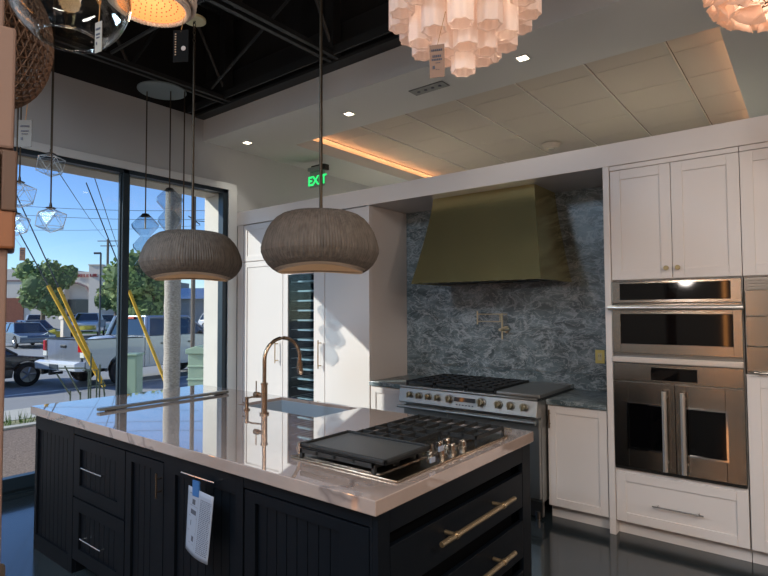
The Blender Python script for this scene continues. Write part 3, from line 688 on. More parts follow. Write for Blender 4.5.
for (x, y) in ((-1.305, 2.06), (-1.375, 2.075), (-1.372, 2.15), (-1.378, 2.225), (-1.306, 2.245), (-1.305, 2.15)):
    bm = B(); cyl(bm, (x, y, CT+.010), (x, y, CT+.018), .024, 20); cyl(bm, (x, y, CT+.018), (x, y, CT+.042), .019, 20, .017); box(bm, x-.004, x+.004, y-.018, y+.018, CT+.04, CT+.046); obj('control_knob', bm, M['steel'], t, bevel=.001)
for (x, y, z, s) in ((-1.268, 2.006, CT+.05, 1), (-1.262, 1.93, CT+.02, 1)):
    bm = B(); box(bm, x, x+.006, y-.03, y+.005, z, z+.02); obj('packing_tape', bm, M['paper'], t)

# paper sheet hanging from door pull
t = thing('instruction_sheet', 'white printed instruction sheet taped to an island door pull', 'paper', (-2.29, IF-.045, .52))
def sheetpt(u, v):   # u across 0..1, v down 0..1
    x = -2.30+.205*u - .005*v; z = .812-.285*v - .012*u; y = IF-.046-.02*math.sin(u*2.2)*(.3+v)-.01*v
    return Vector((x, y, z))
bm = B(); n = 12; gr = [[bm.verts.new(sheetpt(i/n, j/n)) for j in range(n+1)] for i in range(n+1)]
for i in range(n):
    for j in range(n): bm.faces.new((gr[i][j], gr[i+1][j], gr[i+1][j+1], gr[i][j+1]))
obj('paper', bm, M['paper'], t, smooth=True, solid=.0006)
bm = B()
def mark(u0, u1, v0, v1):
    q = [sheetpt(u, v)+Vector((0, -.0008, 0)) for u, v in ((u0,v0),(u1,v0),(u1,v1),(u0,v1))]; bm.faces.new([bm.verts.new(p) for p in q])
rnd = random.Random(3)
for j in range(30):
    v = .12+.027*j
    u = .55
    while u < .93:
        w_ = .03+.05*rnd.random(); mark(u, min(.95, u+w_), v, v+.012); u += w_+.02
for a in ((.1,.45,.27,.275), (.18,.42,.33,.40), (.1,.48,.44,.445), (.1,.48,.66,.665), (.47,.475,.12,.9), (.22,.35,.17,.25), (.1,.45,.09,.10), (.2,.23,.5,.58), (.3,.4,.72,.8), (.15,.42,.84,.845)): mark(*a)
obj('printed_text', bm, M['ink'], t)
bm = B(); box(bm, -2.255, -2.205, IF-.055, IF-.0475, .775, .845); obj('blue_tape', bm, M['tape'], t)

# ------------------------------------------------------------------ pendants over island
def shade_pendant(loc, top, sc_, lab, rodtop_chain, ph):
    x, y, z0 = loc
    t = thing('pebble_pendant_lamp', lab, 'pendant lamp', (x, y, z0), 'grey veneer pendant lamps over the island')
    R = .335*sc_; H = .345
    prof = [(.03, H), (.12, H-.001), (.185, H-.006), (.222, H-.018), (.255, H-.04), (.283, H-.072), (.306, H-.11), (.324, H-.155), (.336, H-.20), (.335, H-.222), (.322, H-.252), (.300, H-.282), (.272, H-.305), (.245, H-.318)]
    def fn(r, z, th, i):
        k = max(0, (i-6)/7); wv = .013*math.cos(2*(th-ph))*k**1.3
        rr = r*sc_*(1+.05*math.cos(2*(th-ph)+2.4)*min(1, i/5)) + (.0035 if int(round(th/(2*PI)*240)) % 2 else 0)
        return rr, z+wv+.007*math.cos(th-ph)*k
    bm = B(); lathe(bm, prof, (x, y, z0), 240, fn); obj('veneer_shade', bm, M['veneer'], t, smooth=False)
    bm = B(); lathe(bm, [(r-.006, z-.004) for r, z in prof], (x, y, z0), 120, fn); obj('shade_lining', bm, M['veneerin'], t, smooth=True)
    bm = B(); cyl(bm, (x, y, z0+H-.01), (x, y, top), .0085 if rodtop_chain else .0095, 12); obj('stem', bm, M['rod'], t, smooth=True)
    if rodtop_chain:
        bm = B()
        for k in range(7):
            z = top+.0+.028*k; c = Vector((x, y, z+.014)); a_ = PI/2*(k % 2)
            tube(bm, [c+Vector((.009*math.cos(q)*math.cos(a_), .009*math.cos(q)*math.sin(a_), .018*math.sin(q))) for q in [2*PI*s/10 for s in range(11)]], .003, 6)
        obj('chain', bm, M['rod'], t, smooth=True); ct = top+.20
    else: ct = top
    bm = B(); cyl(bm, (x, y, ct-.02), (x, y, ct), .078, 32); obj('ceiling_canopy', bm, M['canopy'], t, bevel=.004)
    if ct < 3.9:
        bm = B(); cyl(bm, (x, y, ct), (x, y, 5.3), .006, 8); obj('drop_rod', bm, M['steelblack'], t)
    bm = B(); cyl(bm, (x, y, z0+H-.09), (x, y, z0+H-.01), .022, 16); obj('lamp_socket', bm, M['rod'], t)
    bm = B(); ball(bm, (x, y, z0+H-.13), .035, 2); obj('bulb', bm, mat('frosted_bulb', (235,225,205), .4), t, smooth=True)
    point((x, y, z0+H-.19), .4, (1, .8, .62), .04)
    return t
shade_pendant((-3.355, 2.12, 1.818), 3.47, .955, 'dark grey ribbed veneer pendant nearer the window over the island', True, -.56)
shade_pendant((-2.11, 2.12, 1.812), 3.75, .91, 'taupe ribbed veneer pendant over the middle of the island', False, -.785)

# ------------------------------------------------------------------ smoked glass cluster
t = thing('glass_cluster_pendant', 'smoky stacked-glass three-drop pendant hanging before the window', 'pendant lamp', (-5.17, 2.905, 1.7))
bm = B(); cyl(bm, (-5.17, 2.905, 3.862), (-5.17, 2.905, 3.878), .235, 48); obj('ceiling_canopy', bm, M['canopyg'], t, bevel=.004)
for (x, y, zt_) in ((-5.29, 2.81, 2.60), (-5.10, 2.96, 2.86), (-4.99, 3.05, 2.42)):
    bm = B(); cyl(bm, (x, y, zt_), (x, y, 3.862), .0065, 8); s = obj('stem', bm, M['rod'], t)
    bm = B(); cyl(bm, (x, y, zt_-.025), (x, y, zt_+.005), .055, 8, .03); obj('stem_cap', bm, M['blackpl'], s)
    for k in range(3 if zt_ > 2.5 else 2):
        z = zt_-.02-k*.205; sc_ = 1-.12*k
        bm = B(); rg = lathe(bm, [(.055*sc_, 0), (.135*sc_, -.085), (.13*sc_, -.115), (.055*sc_, -.2)], (x, y, z), 8); obj('glass_tier', bm, M['smoke'], t)
    bm = B(); cyl(bm, (x, y, zt_-.15), (x, y, zt_-.03), .008, 10); obj('bulb', bm, mat('tubular_bulb', (205,196,180), .4), t)

# ------------------------------------------------------------------ faceted clear glass pendants
def poly_pendant(loc, r, lab, capw=.028, first=[None]):
    x, y, z = loc
    t = thing('faceted_glass_pendant', lab, 'pendant lamp', (x, y, z), 'faceted clear glass pendants by the window')
    bm = B(); vs = ball(bm, (x, y, z), r, 1); rr = random.Random(int(x*1000+z*100))
    for v in vs:
        d = v.co-Vector((x, y, z)); v.co = Vector((x, y, z))+d*(1+.10*(rr.random()-.5))
        if v.co.z > z+.82*r: v.co.z = z+.82*r
        if v.co.z < z-.82*r: v.co.z = z-.82*r
    bmesh.ops.dissolve_limit(bm, angle_limit=.12, verts=bm.verts[:], edges=bm.edges[:])
    g_ = obj('faceted_globe', bm, M['blueglass'], t)
    ew = g_.copy(); ew.data = g_.data.copy(); ew.name = 'glass_edges'; C.objects.link(ew); ew.parent = t
    ew.data.materials.clear(); ew.data.materials.append(mat('bright_glass_edge', (215,230,240), .15, .3))
    wm = ew.modifiers.new('wire', 'WIREFRAME'); wm.thickness = .005
    bm = B(); cyl(bm, (x, y, z+.80*r), (x, y, z+.86*r), capw*1.4, 16, capw); cyl(bm, (x, y, z+.86*r), (x, y, z+1.15*r), .012, 12, .008); obj('cap', bm, M['rod'], t, smooth=True)
    bm = B(); cyl(bm, (x, y, z+.68*r), (x, y, z+.8*r), .010, 10); obj('led_bulb', bm, mat('pale_led', (190,190,185), .4), t)
    bm = B(); cyl(bm, (x, y, z+1.1*r), (x, y, 5.3), .006, 8); obj('stem', bm, M['rod'], t)
    return t
poly_pendant((-4.62, 1.692, 2.325), .118, 'larger faceted clear glass pendant nearest the mullion, lowest on its stem')
poly_pendant((-4.93, 1.80, 2.83), .118, 'small faceted clear glass pendant up at the head of the window')
poly_pendant((-4.87, 1.558, 2.535), .125, 'upper faceted clear glass pendant beside the peach post')
poly_pendant((-4.675, 1.475, 2.27), .105, 'lower faceted clear glass pendant beside the peach post')

def tag_card(name, label, c, w, h, m, group=None, ink=None, lines=((.15,.85,.2,.27),(.2,.8,.38,.44),(.25,.75,.5,.54),(.2,.4,.65,.75)), string_to=None, rot=.62, par_mat=None, tilt=0):
    """small hang tag facing the viewpoint side, plate centre c"""
    t = thing(name, label, 'tag', c, group, rot)
    t.rotation_euler = (0, tilt, rot)
    bm = B(); box(bm, -w/2, w/2, -.001, .001, -h/2, h/2); obj('card', bm, m, t, local=True)
    bm = B()
    for u0, u1, v0, v1 in lines:
        n_ = max(1, int((u1-u0)/.11))
        for i in range(n_):
            a = u0+(u1-u0)*i/n_; b = a+(u1-u0)/n_*.75
            box(bm, -w/2+a*w, -w/2+b*w, -.0022, -.0012, h/2-v1*h, h/2-v0*h)
    obj('printed_marks', bm, ink or M['ink'], t, local=True)
    if string_to:
        bm = B(); d = Vector(string_to)-Vector(c); d.rotate(Matrix.Rotation(-rot, 3, 'Z')); tube(bm, [(0, 0, h/2-.008), tuple(d)], .0012, 6); obj('string', bm, M['string'], t, local=True)
    return t
TR = CW
tag_card('price_tag', 'tiny beige tag hanging below the lower faceted glass pendant', (-4.75, 1.55, 2.06), .045, .10, M['tagp'], string_to=(-4.675, 1.475, 2.17))

# ------------------------------------------------------------------ wicker pendant
def at(lat, d, z): p = RIGHT*lat+FWD*d; return (p.x, p.y, z)
c = Vector(at((-6-384)/544*2.2, 2.2, 2.74))
t = thing('wicker_pendant_lamp', 'brown woven basket pendant behind the peach post', 'pendant lamp', c)
for k, (s, th) in enumerate(((1, .010), (.93, .007))):
    bm = B(); ball(bm, c, (.185*s, .185*s, .28*s), 4)
    for v in list(bm.verts):
        if v.co.z > c.z+.2*s: bm.verts.remove(v)
    o = obj('woven_shell' if k == 0 else 'inner_weave', bm, M['wicker'], t)
    w_ = o.modifiers.new('wire', 'WIREFRAME'); w_.thickness = th; w_.use_even_offset = False
bm = B(); cyl(bm, c+Vector((0,0,.2)), (c.x, c.y, 5.3), .008, 8); obj('stem', bm, M['rod'], t)
bm = B(); ball(bm, c+Vector((0,0,.02)), .035, 2); obj('bulb', bm, mat('dim_bulb', (230,200,170), .5, emis=(255,200,150), es=1), t, smooth=True)
bm = B(); lathe(bm, [(.02, .22), (.14, .2)], c, 24); obj('top_plate', bm, M['rod'], t)
tag_card('price_tag', 'grey hanging tag under the woven basket pendant', at((23-384)/544*2.2, 2.19, 2.345), .055, .11, mat('grey_tag_card', (96,96,94), .8), string_to=at((23-384)/544*2.2, 2.2, 2.47), rot=TR)

# ------------------------------------------------------------------ clear glass globe
c = Vector(at((64-384)/544*1.7, 1.7, 2.64))
t = thing('clear_globe_pendant', 'large clear blown glass globe pendant with open bottom at top left', 'pendant lamp', c)
bm = B(); prof = []
for i in range(20):
    a_ = -PI/2+.50+(PI-.62)*i/19; prof.append((.178*math.cos(a_), .178*math.sin(a_)))
lathe(bm, [(.082,-.150), (.088, -.158)]+prof, c, 48); obj('glass_globe', bm, M['clear'], t, smooth=True, solid=.004)
bm = B(); cyl(bm, c+Vector((0,0,.17)), (c.x, c.y, 5.3), .007, 8); obj('stem', bm, M['rod'], t)
bm = B(); cyl(bm, c+Vector((0,0,.15)), c+Vector((0,0,.20)), .03, 16); cyl(bm, c+Vector((0,0,.06)), c+Vector((0,0,.15)), .016, 12); obj('socket', bm, M['brassd'], t)
bm = B(); ball(bm, c+Vector((0,0,.035)), .028, 2); obj('bulb', bm, M['lampfill'], t, smooth=True)
tag_card('price_tag', 'white folded tag hanging beside the clear glass globe', at((94-384)/544*1.52, 1.52, 2.40), .030, .088, M['tagw'], string_to=at((96-384)/544*1.52, 1.52, 2.56), rot=TR-.5)

# ------------------------------------------------------------------ beaded pendant
c = Vector(at((148-384)/544*2.2, 2.2, 2.892))
t = thing('beaded_pendant_lamp', 'lit beaded drum pendant with orange underside at top left', 'pendant lamp', c)
bm = B()
for k in range(9):
    z = -.02+.022*k; r = .160+.008*math.sin(k*.6)-(.02 if k == 0 else 0)
    for i in range(64):
        a_ = 2*PI*(i+.5*(k % 2))/64; bmesh.ops.create_icosphere(bm, subdivisions=1, radius=.0115, matrix=Matrix.Translation(c+Vector((r*math.cos(a_), r*math.sin(a_), z))))
o = obj('bead_skirt', bm, M['bead'], t, smooth=True); o['kind'] = 'stuff'
bm = B(); lathe(bm, [(.156, .16), (.153, -.02), (.139, -.022)], c, 48); obj('drum', bm, M['bead'], t, smooth=True)
bm = B(); lathe(bm, [(.0, .012), (.07, .006), (.14, -.012)], c, 48); obj('lit_underside', bm, M['beadlit'], t, smooth=True)
bm = B()
for k in range(1, 6):
    r = .025*k
    for i in range(7*k): 
        a_ = 2*PI*i/(7*k); bmesh.ops.create_icosphere(bm, subdivisions=1, radius=.0028, matrix=Matrix.Translation(c+Vector((r*math.cos(a_), r*math.sin(a_), .004-.012*(r/.13)**2))))
o = obj('bead_knots', bm, M['beaddot'], t); o['kind'] = 'stuff'
bm = B(); tube(bm, [c+Vector((.139*math.cos(q), .139*math.sin(q), -.018)) for q in [2*PI*s/40 for s in range(41)]], .004, 6); obj('rim_wire', bm, M['rod'], t)
bm = B(); cyl(bm, c+Vector((0,0,.16)), (c.x, c.y, 5.3), .007, 8); obj('stem', bm, M['rod'], t)
tag_card('brand_tag', 'black hang tag with round emblem below the beaded pendant', at((178-384)/544*2.12, 2.12, 2.67), .064, .13, mat('black_card', (10,9,8), .8, spec=.1), ink=mat('tan_foil', (150,120,95), .5), lines=((.12,.24,.1,.14),(.12,.24,.18,.22),(.12,.24,.26,.30),(.12,.24,.34,.38),(.12,.24,.42,.46),(.12,.24,.50,.54),(.12,.24,.58,.62),(.12,.24,.66,.70),(.12,.24,.74,.78)), string_to=at((181-384)/544*2.12, 2.12, 2.79), rot=TR-.1)
tg = [o for o in C.objects if o.name.startswith('brand_tag')][0]
bm = B(); cyl(bm, (.012, -.0014, -.01), (.012, -.0026, -.01), .0095, 20); obj('emblem', bm, mat('silver_foil', (170,160,155), .5), tg, local=True)

# ------------------------------------------------------------------ tiered alabaster chandelier
c = Vector(at((466-384)/544*2.2, 2.2, 2.595))
t = thing('tiered_chandelier', 'glowing chandelier of fluted milky stone tubes in stepped tiers at top centre', 'chandelier', c)
def fluted(x, y, z0, z1, r, ph):
    bm = B(); n = 42
    def fn(rr, z, th, i): return rr*(1+.09*math.cos(7*(th+ph))), z
    lathe(bm, [(r-.008, z0+.001), (r, z0), (r*.99, (z0+z1)/2), (r, z1)], (x, y, 0), n, fn)
    return bm
tubes = [(0, 0, 0, 0)]
for n_, rad, dz, ph in ((6, .095, .06, .1), (10, .18, .11, .25), (14, .262, .21, .05)):
    for i in range(n_):
        a_ = 2*PI*(i+ph)/n_; tubes.append((rad*math.cos(a_), rad*math.sin(a_), dz, a_))
for i, (dx, dy, dz, ph) in enumerate(tubes):
    bm = fluted(c.x+dx, c.y+dy, c.z+dz, c.z+dz+.27, .047, ph); obj('fluted_tube', bm, M['alab'], t, smooth=True)
bm = B(); cyl(bm, c+Vector((0,0,.50)), c+Vector((0,0,.515)), .30, 48); obj('top_plate', bm, M['brassd'], t)
bm = B()
for dx, dy, dz, ph in tubes:
    cyl(bm, c+Vector((dx, dy, dz+.26)), c+Vector((dx, dy, .505)), .003, 6)
obj('hanging_rods', bm, M['brassd'], t)
bm = B(); cyl(bm, c+Vector((0,0,.51)), (c.x, c.y, 5.3), .010, 8); obj('stem', bm, M['rod'], t)
tag_card('price_tag', 'tan price tag hanging from the tiered chandelier', at((439-384)/544*1.84, 1.84, 2.475), .052, .115, M['tagp'], lines=((.12,.88,.14,.20),(.2,.8,.32,.39),(.15,.85,.43,.49),(.4,.75,.55,.57),(.2,.42,.64,.74),(.42,.7,.76,.77)), string_to=at((448-384)/544*1.86, 1.86, 2.66), rot=TR-.25)

# ------------------------------------------------------------------ shell chandelier (right)
c = Vector(at((776-384)/544*2.2, 2.2, 3.0))
t = thing('shell_chandelier', 'lit round chandelier of overlapping shell petals at the top right corner', 'chandelier', c)
rr = random.Random(5); n_ = 90
for i in range(n_):
    z = 1-2*(i+.5)/n_; ph = i*2.39996; d = Vector((math.sqrt(1-z*z)*math.cos(ph), math.sqrt(1-z*z)*math.sin(ph), z))
    if z > .75: continue
    q = (d*.8+Vector((0,0,-.9))).normalized() if z > -.5 else (d+Vector((rr.uniform(-.5,.5), rr.uniform(-.5,.5), -.2))).normalized()
    tang = (q-d*q.dot(d)).normalized() if (q-d*q.dot(d)).length > .05 else d.orthogonal().normalized(); side = d.cross(tang)
    base = c+Vector((d.x*.165, d.y*.165, d.z*.145)); bm = B(); rows = []
    for a in range(9):
        u = (a-4)/4*.75; row = []
        for b in range(4):
            v = b/3; rad = .012+.078*v; row.append(bm.verts.new(base+tang*rad*math.cos(u)+side*rad*math.sin(u)*1.05+d*(.012+.035*v*v+.0015*math.cos(a*PI)*v)))
        rows.append(row)
    for A, D in zip(rows, rows[1:]):
        for b in range(3): bm.faces.new((A[b], A[b+1], D[b+1], D[b]))
    obj('shell_petal', bm, M['shell'], t, smooth=True, solid=.002)
bm = B(); ball(bm, c, (.145,.145,.12), 2); o = obj('wire_cage', bm, M['rod'], t); w_ = o.modifiers.new('wire', 'WIREFRAME'); w_.thickness = .004
bm = B(); cyl(bm, c+Vector((0,0,.12)), (c.x, c.y, 5.3), .009, 8); obj('stem', bm, M['rod'], t)

# ------------------------------------------------------------------ peach display post (left foreground)
# post turned so its face looks at the aisle
PA = CW+math.atan((384-9)/544.)
PR = Vector((math.cos(PA), math.sin(PA), 0)); PF = Vector((-math.sin(PA), math.cos(PA), 0)); DP = 1.45
def rbox(bm, lat0, lat1, d0, d1, z0, z1):
    vs = box(bm, lat0, lat1, d0, d1, z0, z1)
    for v in vs:
        p = PR*v.co.x+PF*v.co.y; v.co = Vector((p.x, p.y, v.co.z))
D0 = DP; e_ = lambda px: (px-13)/544*D0*.9
pc = PF*(D0+.06)-PR*.07
t = thing('display_post', 'peach painted display post with brown and orange blocks at the left edge', 'post', (pc.x, pc.y, 0))
bm = B(); rbox(bm, e_(-40), e_(11), D0+.01, D0+.12, .30, 2.0); rbox(bm, e_(-40), e_(4), D0+.03, D0+.12, 2.0, 3.2); obj('shaft', bm, M['post'], t, bevel=.004)
bm = B(); rbox(bm, e_(-42), e_(14), D0, D0+.13, 1.98, 2.255); obj('upper_sleeve', bm, M['post'], t, bevel=.006)
bm = B(); rbox(bm, e_(5), e_(17), D0-.01, D0+.10, 1.84, 1.975); obj('brown_block', bm, M['blockb'], t, bevel=.004)
bm = B(); rbox(bm, e_(-45), e_(16.5), D0-.005, D0+.12, 1.757, 1.845); obj('orange_block', bm, M['blocko'], t, bevel=.006)
bm = B(); rbox(bm, e_(-45), e_(4), D0-.012, D0+.12, 1.845, 1.975); obj('dark_block', bm, M['blockb'], t, bevel=.006)
bm = B(); rbox(bm, e_(-45), e_(15), D0-.012, D0+.13, 0, 1.035); obj('pedestal', bm, M['blockd'], t, bevel=.010)

# ------------------------------------------------------------------ ceiling fittings
for (x, y, lab) in ((-5.24, 4.03, 'small square downlight nearest the window corner'), (-3.66, 4.08, 'square downlight left of the grey ceiling plate'), (-1.76, 4.03, 'square downlight below the tiered chandelier'), (-5.0, 6.9, 'downlight just above the white header near the exit sign')):
    t = thing('recessed_downlight', lab, 'downlight', (x, y, SZ-.006), 'downlights in the white soffit')
    bm = B()
    for a in ((-.055,.055,-.055,-.04), (-.055,.055,.04,.055), (-.055,-.04,-.04,.04), (.04,.055,-.04,.04)): box(bm, x+a[0], x+a[1], y+a[2], y+a[3], SZ-.006, SZ)
    obj('trim_ring', bm, M['trimw'], t)
    bm = B(); box(bm, x-.04, x+.04, y-.04, y+.04, SZ-.003, SZ); obj('lens', bm, M['downl'], t)
t = thing('ceiling_speaker_plate', 'flat grey rectangular plate with four dark marks on the white soffit', 'ceiling plate', (-2.67, 4.05, SZ-.008))
bm = B(); box(bm, -2.85, -2.49, 3.99, 4.12, SZ-.008, SZ); obj('plate', bm, mat('plate_grey', (104,110,112), .6), t, bevel=.002)
bm = B()
for k in range(4):
    bm = B(); cyl(bm, (-2.78+.075*k, 4.055, SZ-.011), (-2.78+.075*k, 4.055, SZ-.008), .016, 12); obj('dark_port', bm, M['ink'], t)
t = thing('smoke_detector', 'small white sensor on the tiled ceiling above the brass hood', 'sensor', (-2.73, 7.15, 3.82))
bm = B(); cyl(bm, (-2.73, 7.15, 3.80), (-2.73, 7.15, 3.856), .09, 24, .13); obj('housing', bm, M['tile'], t)
bm = B(); cyl(bm, (-2.73, 7.15, 3.785), (-2.73, 7.15, 3.80), .04, 16); obj('sensor_eye', bm, M['lampw'], t)
# exit sign
ex = Vector((-5.17, 5.13, 0))
t = thing('exit_sign', 'green lit EXIT sign hanging from the soffit behind the header', 'exit sign', (ex.x, ex.y, 3.24), None, 0)
bm = B(); box(bm, -.15, .15, -.04, .04, .25, .30); obj('housing', bm, M['grey'], t, local=True, bevel=.005)
bm = B(); box(bm, -.09, .06, -.03, .03, .302, .32); obj('ceiling_bracket', bm, M['blackpl'], t, local=True)
bm = B(); box(bm, .13, .17, -.045, .045, .24, .31); obj('end_cap', bm, M['blackpl'], t, local=True)
bm = B(); box(bm, -.14, .14, -.004, .004, .03, .25); obj('edge_lit_panel', bm, glass('exit_acrylic', (.72,.9,.8), 1.3), t, local=True)
def text(s, size, parent, loc, m, rot=(PI/2,0,0), align='CENTER', ext=.001, bold=.0):
    cu = bpy.data.curves.new('lettering', 'FONT'); cu.body = s; cu.size = size; cu.extrude = ext; cu.align_x = align; cu.align_y = 'CENTER'; cu.offset = bold
    o = bpy.data.objects.new('lettering_curve', cu); C.objects.link(o); bpy.context.view_layer.update()
    me = bpy.data.meshes.new_from_object(o.evaluated_get(bpy.context.evaluated_depsgraph_get())); bpy.data.objects.remove(o)
    me.materials.clear(); me.materials.append(m); n = bpy.data.objects.new('lettering', me); C.objects.link(n); n.parent = parent; n.location = loc; n.rotation_euler = rot; return n
text('EXIT', .17, t, (0, -.008, .115), M['green'], bold=.006)

# unseen fill lights added behind the viewpoint to brighten the room
def fill_light(x, y, z, w, l, power, col, lab):
    t = thing('added_fill_light', lab, 'fill light', (x, y, z), 'added fill lights behind the viewpoint')
    bm = B(); box(bm, x-w/2-.03, x+w/2+.03, y-l/2-.03, y+l/2+.03, z, z+.06); obj('housing', bm, M['steelblack'], t)
    bm = B(); cyl(bm, (x, y, z+.06), (x, y, 5.3), .008, 6); obj('drop_rod', bm, M['steelblack'], t)
    ld = bpy.data.lights.new('fill_light', 'AREA'); ld.shape = 'RECTANGLE'; ld.size = w; ld.size_y = l; ld.energy = power; ld.color = col
    lo = bpy.data.objects.new('fill_light', ld); C.objects.link(lo); lo.location = (x, y, z-.01)
    lo['kind'] = 'structure'
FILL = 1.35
fill_light(-3.2, -1.6, 3.8, .5, 2.4, 125*FILL, (.58,.78,1), 'added cool fill light behind the viewpoint on the window side')
fill_light(-.4, -2.0, 3.8, .5, 2.4, 95*FILL, (1,.93,.86), 'added fill light directly behind the viewpoint')
fill_light(2.4, .5, 3.8, .5, 2.4, 110*FILL, (1,.88,.78), 'added fill light to the right of the viewpoint')
WARM = (1, .77, .58)
cc = at((466-384)/544*2.2, 2.2, 2.60)
for k in range(5):
    a_ = 2*PI*k/5; point((cc[0]+.16*math.cos(a_), cc[1]+.14*math.sin(a_), 2.95), 3.0, WARM, .03)
point((cc[0], cc[1], 2.84), 1.5, WARM, .02)
point(at((776-384)/544*2.2, 2.2, 3.0), 3.2, WARM, .06)
point(at((148-384)/544*2.2, 2.2, 2.80), .5, WARM, .03)
point(at((64-384)/544*1.7, 1.7, 2.66), .25, WARM, .03)
for x, y in ((-5.24, 4.03), (-3.66, 4.08), (-1.76, 4.03), (-5.0, 6.9)):
    ld = bpy.data.lights.new('downlight_beam', 'SPOT'); ld.energy = 12; ld.color = (1,.9,.78); ld.spot_size = 1.6; ld.spot_blend = .6; ld.shadow_soft_size = .04
    o = bpy.data.objects.new('downlight_beam', ld); C.objects.link(o); o.location = (x, y, SZ-.02)
for (x, y, lab) in ((-4.4, 6.6, 'added unseen uplight behind the wine cooler wall'), (-1.2, 6.4, 'added unseen uplight behind the oven tower wall')):
    t = thing('fill_uplight', lab, 'uplight', (x, y, 0))  # unseen uplight added behind the header to brighten the tiled ceiling
    bm = B(); cyl(bm, (x, y, 0), (x, y, .03), .16, 24); cyl(bm, (x, y, .03), (x, y, 1.9), .02, 12); obj('stand', bm, M['rod'], t)
    bm = B(); lathe(bm, [(.03, 1.86), (.16, 1.95), (.2, 2.05)], (x, y, 0), 24); obj('bowl', bm, M['canopy'], t)
    point((x, y, 2.1), 22, (1, .90, .80), .12)
for (x, y, lab) in ((-1.17, -2.5, 'tall amber tube added behind the viewpoint for reflections in the ovens'), (-4.95, -.5, 'tall amber tube added at the front end of the window wall for reflections'), (-3.9, -1.5, 'tall amber tube added in the front corner for reflections in the hood')):
    t = thing('reflection_tube', lab, 'reflection light', (x, y, 0))  # glowing tube added out of view for warm streaks in hood and ovens
    bm = B(); cyl(bm, (x, y, 0), (x, y, .03), .14, 24); cyl(bm, (x, y, .03), (x, y, .4), .012, 12); obj('base', bm, M['rod'], t)
    bm = B(); cyl(bm, (x, y, .4), (x, y, 2.5), .028, 16); obj('lit_tube', bm, mat('amber_tube_glow', (255,190,120), .5, emis=(255,165,90), es=6), t)
# glowing globes added outside the frame to light the soffit and feed reflections
for (x, y, z, lab) in ((1.6, 1.4, 2.5, 'round glowing fill globe added right of the viewpoint'), (.9, -.6, 2.4, 'round glowing fill globe added close to the viewpoint'), (-1.6, -1.6, 2.3, 'round glowing fill globe added behind the viewpoint'), (-3.9, -1.2, 2.4, 'round glowing fill globe added near the front corner of the window wall')):
    t = thing('fill_globe', lab, 'pendant lamp', (x, y, z))
    bm = B(); ball(bm, (x, y, z), .15, 3); obj('globe', bm, M['lampfill'] if x < -2 else mat('amber_fill_glow', (255,190,120), .5, emis=(255,160,80), es=7), t, smooth=True)
    point((x, y, z-.2), 50 if x > -1 else 26, (1, .91, .83) if x > -2 else (.72, .86, 1), .12)
    bm = B(); cyl(bm, (x, y, z+.14), (x, y, 5.3), .008, 8); obj('stem', bm, M['rod'], t)
#EXT0
# ------------------------------------------------------------------ street outside
bm = B(); box(bm, -9.25, XW-.43, -12, 16, -.3, -.10); struct('ground_gravel', bm, M['gravel'])
bm = B(); box(bm, -9.42, -9.25, -12, 30, -.4, -.07); struct('ground_kerb', bm, M['conc'])
bm = B(); box(bm, -9.95, -9.42, -12, 30, -.4, -.10); struct('ground_verge', bm, mat('dry_verge', (150,146,110), .95, var=.4, vscale=14))
bm = B(); box(bm, -11.0, -9.95, -12, 40, -.4, -.09); struct('ground_sidewalk', bm, M['conc'])
bm = B(); box(bm, -140, -11.0, -60, 140, -.7, -.45); struct('ground_road', bm, M['asphalt'])
for i, (x, lab) in enumerate(((-15.6, 'white painted lane line on the road beyond the sidewalk'), (-22.5, 'white painted line at the far side of the road'))):
    bm = B(); box(bm, x-.06, x+.06, -20, 60, -.449, -.444); single('road_marking', bm, mat('road_paint', (225,225,220), .8), lab, 'road marking')
# grass tufts by the kerb
bm = B(); rr = random.Random(11)
for k in range(260):
    x, y = rr.uniform(-9.9, -9.45), rr.uniform(2.3, 4.6); h = rr.uniform(.06, .22); a_ = rr.uniform(0, 6.28)
    p = [Vector((x-.008*math.cos(a_), y-.008*math.sin(a_), -.10)), Vector((x+.008*math.cos(a_), y+.008*math.sin(a_), -.10)), Vector((x+rr.uniform(-.06,.06), y+rr.uniform(-.06,.06), -.10+h))]
    bm.faces.new([bm.verts.new(q) for q in p])
o = single('verge_grass', bm, M['grass'], 'sparse green grass blades growing along the kerb', 'grass'); o['kind'] = 'stuff'
bm = B()
def quad(bm, pts): bm.faces.new([bm.verts.new(p) for p in pts])
# distant lawn strip
bm = B(); pts = [far(-32, 50), far(-14, 50), far(-14, 54), far(-34, 54)]
A = [bm.verts.new((p.x, p.y, -.45)) for p in pts]; D = [bm.verts.new((p.x, p.y, -.28)) for p in pts]
for i in range(4): bm.faces.new((A[i], A[(i+1)%4], D[(i+1)%4], D[i]))
bm.faces.new(D); struct('ground_lawn', bm, M['grass'])

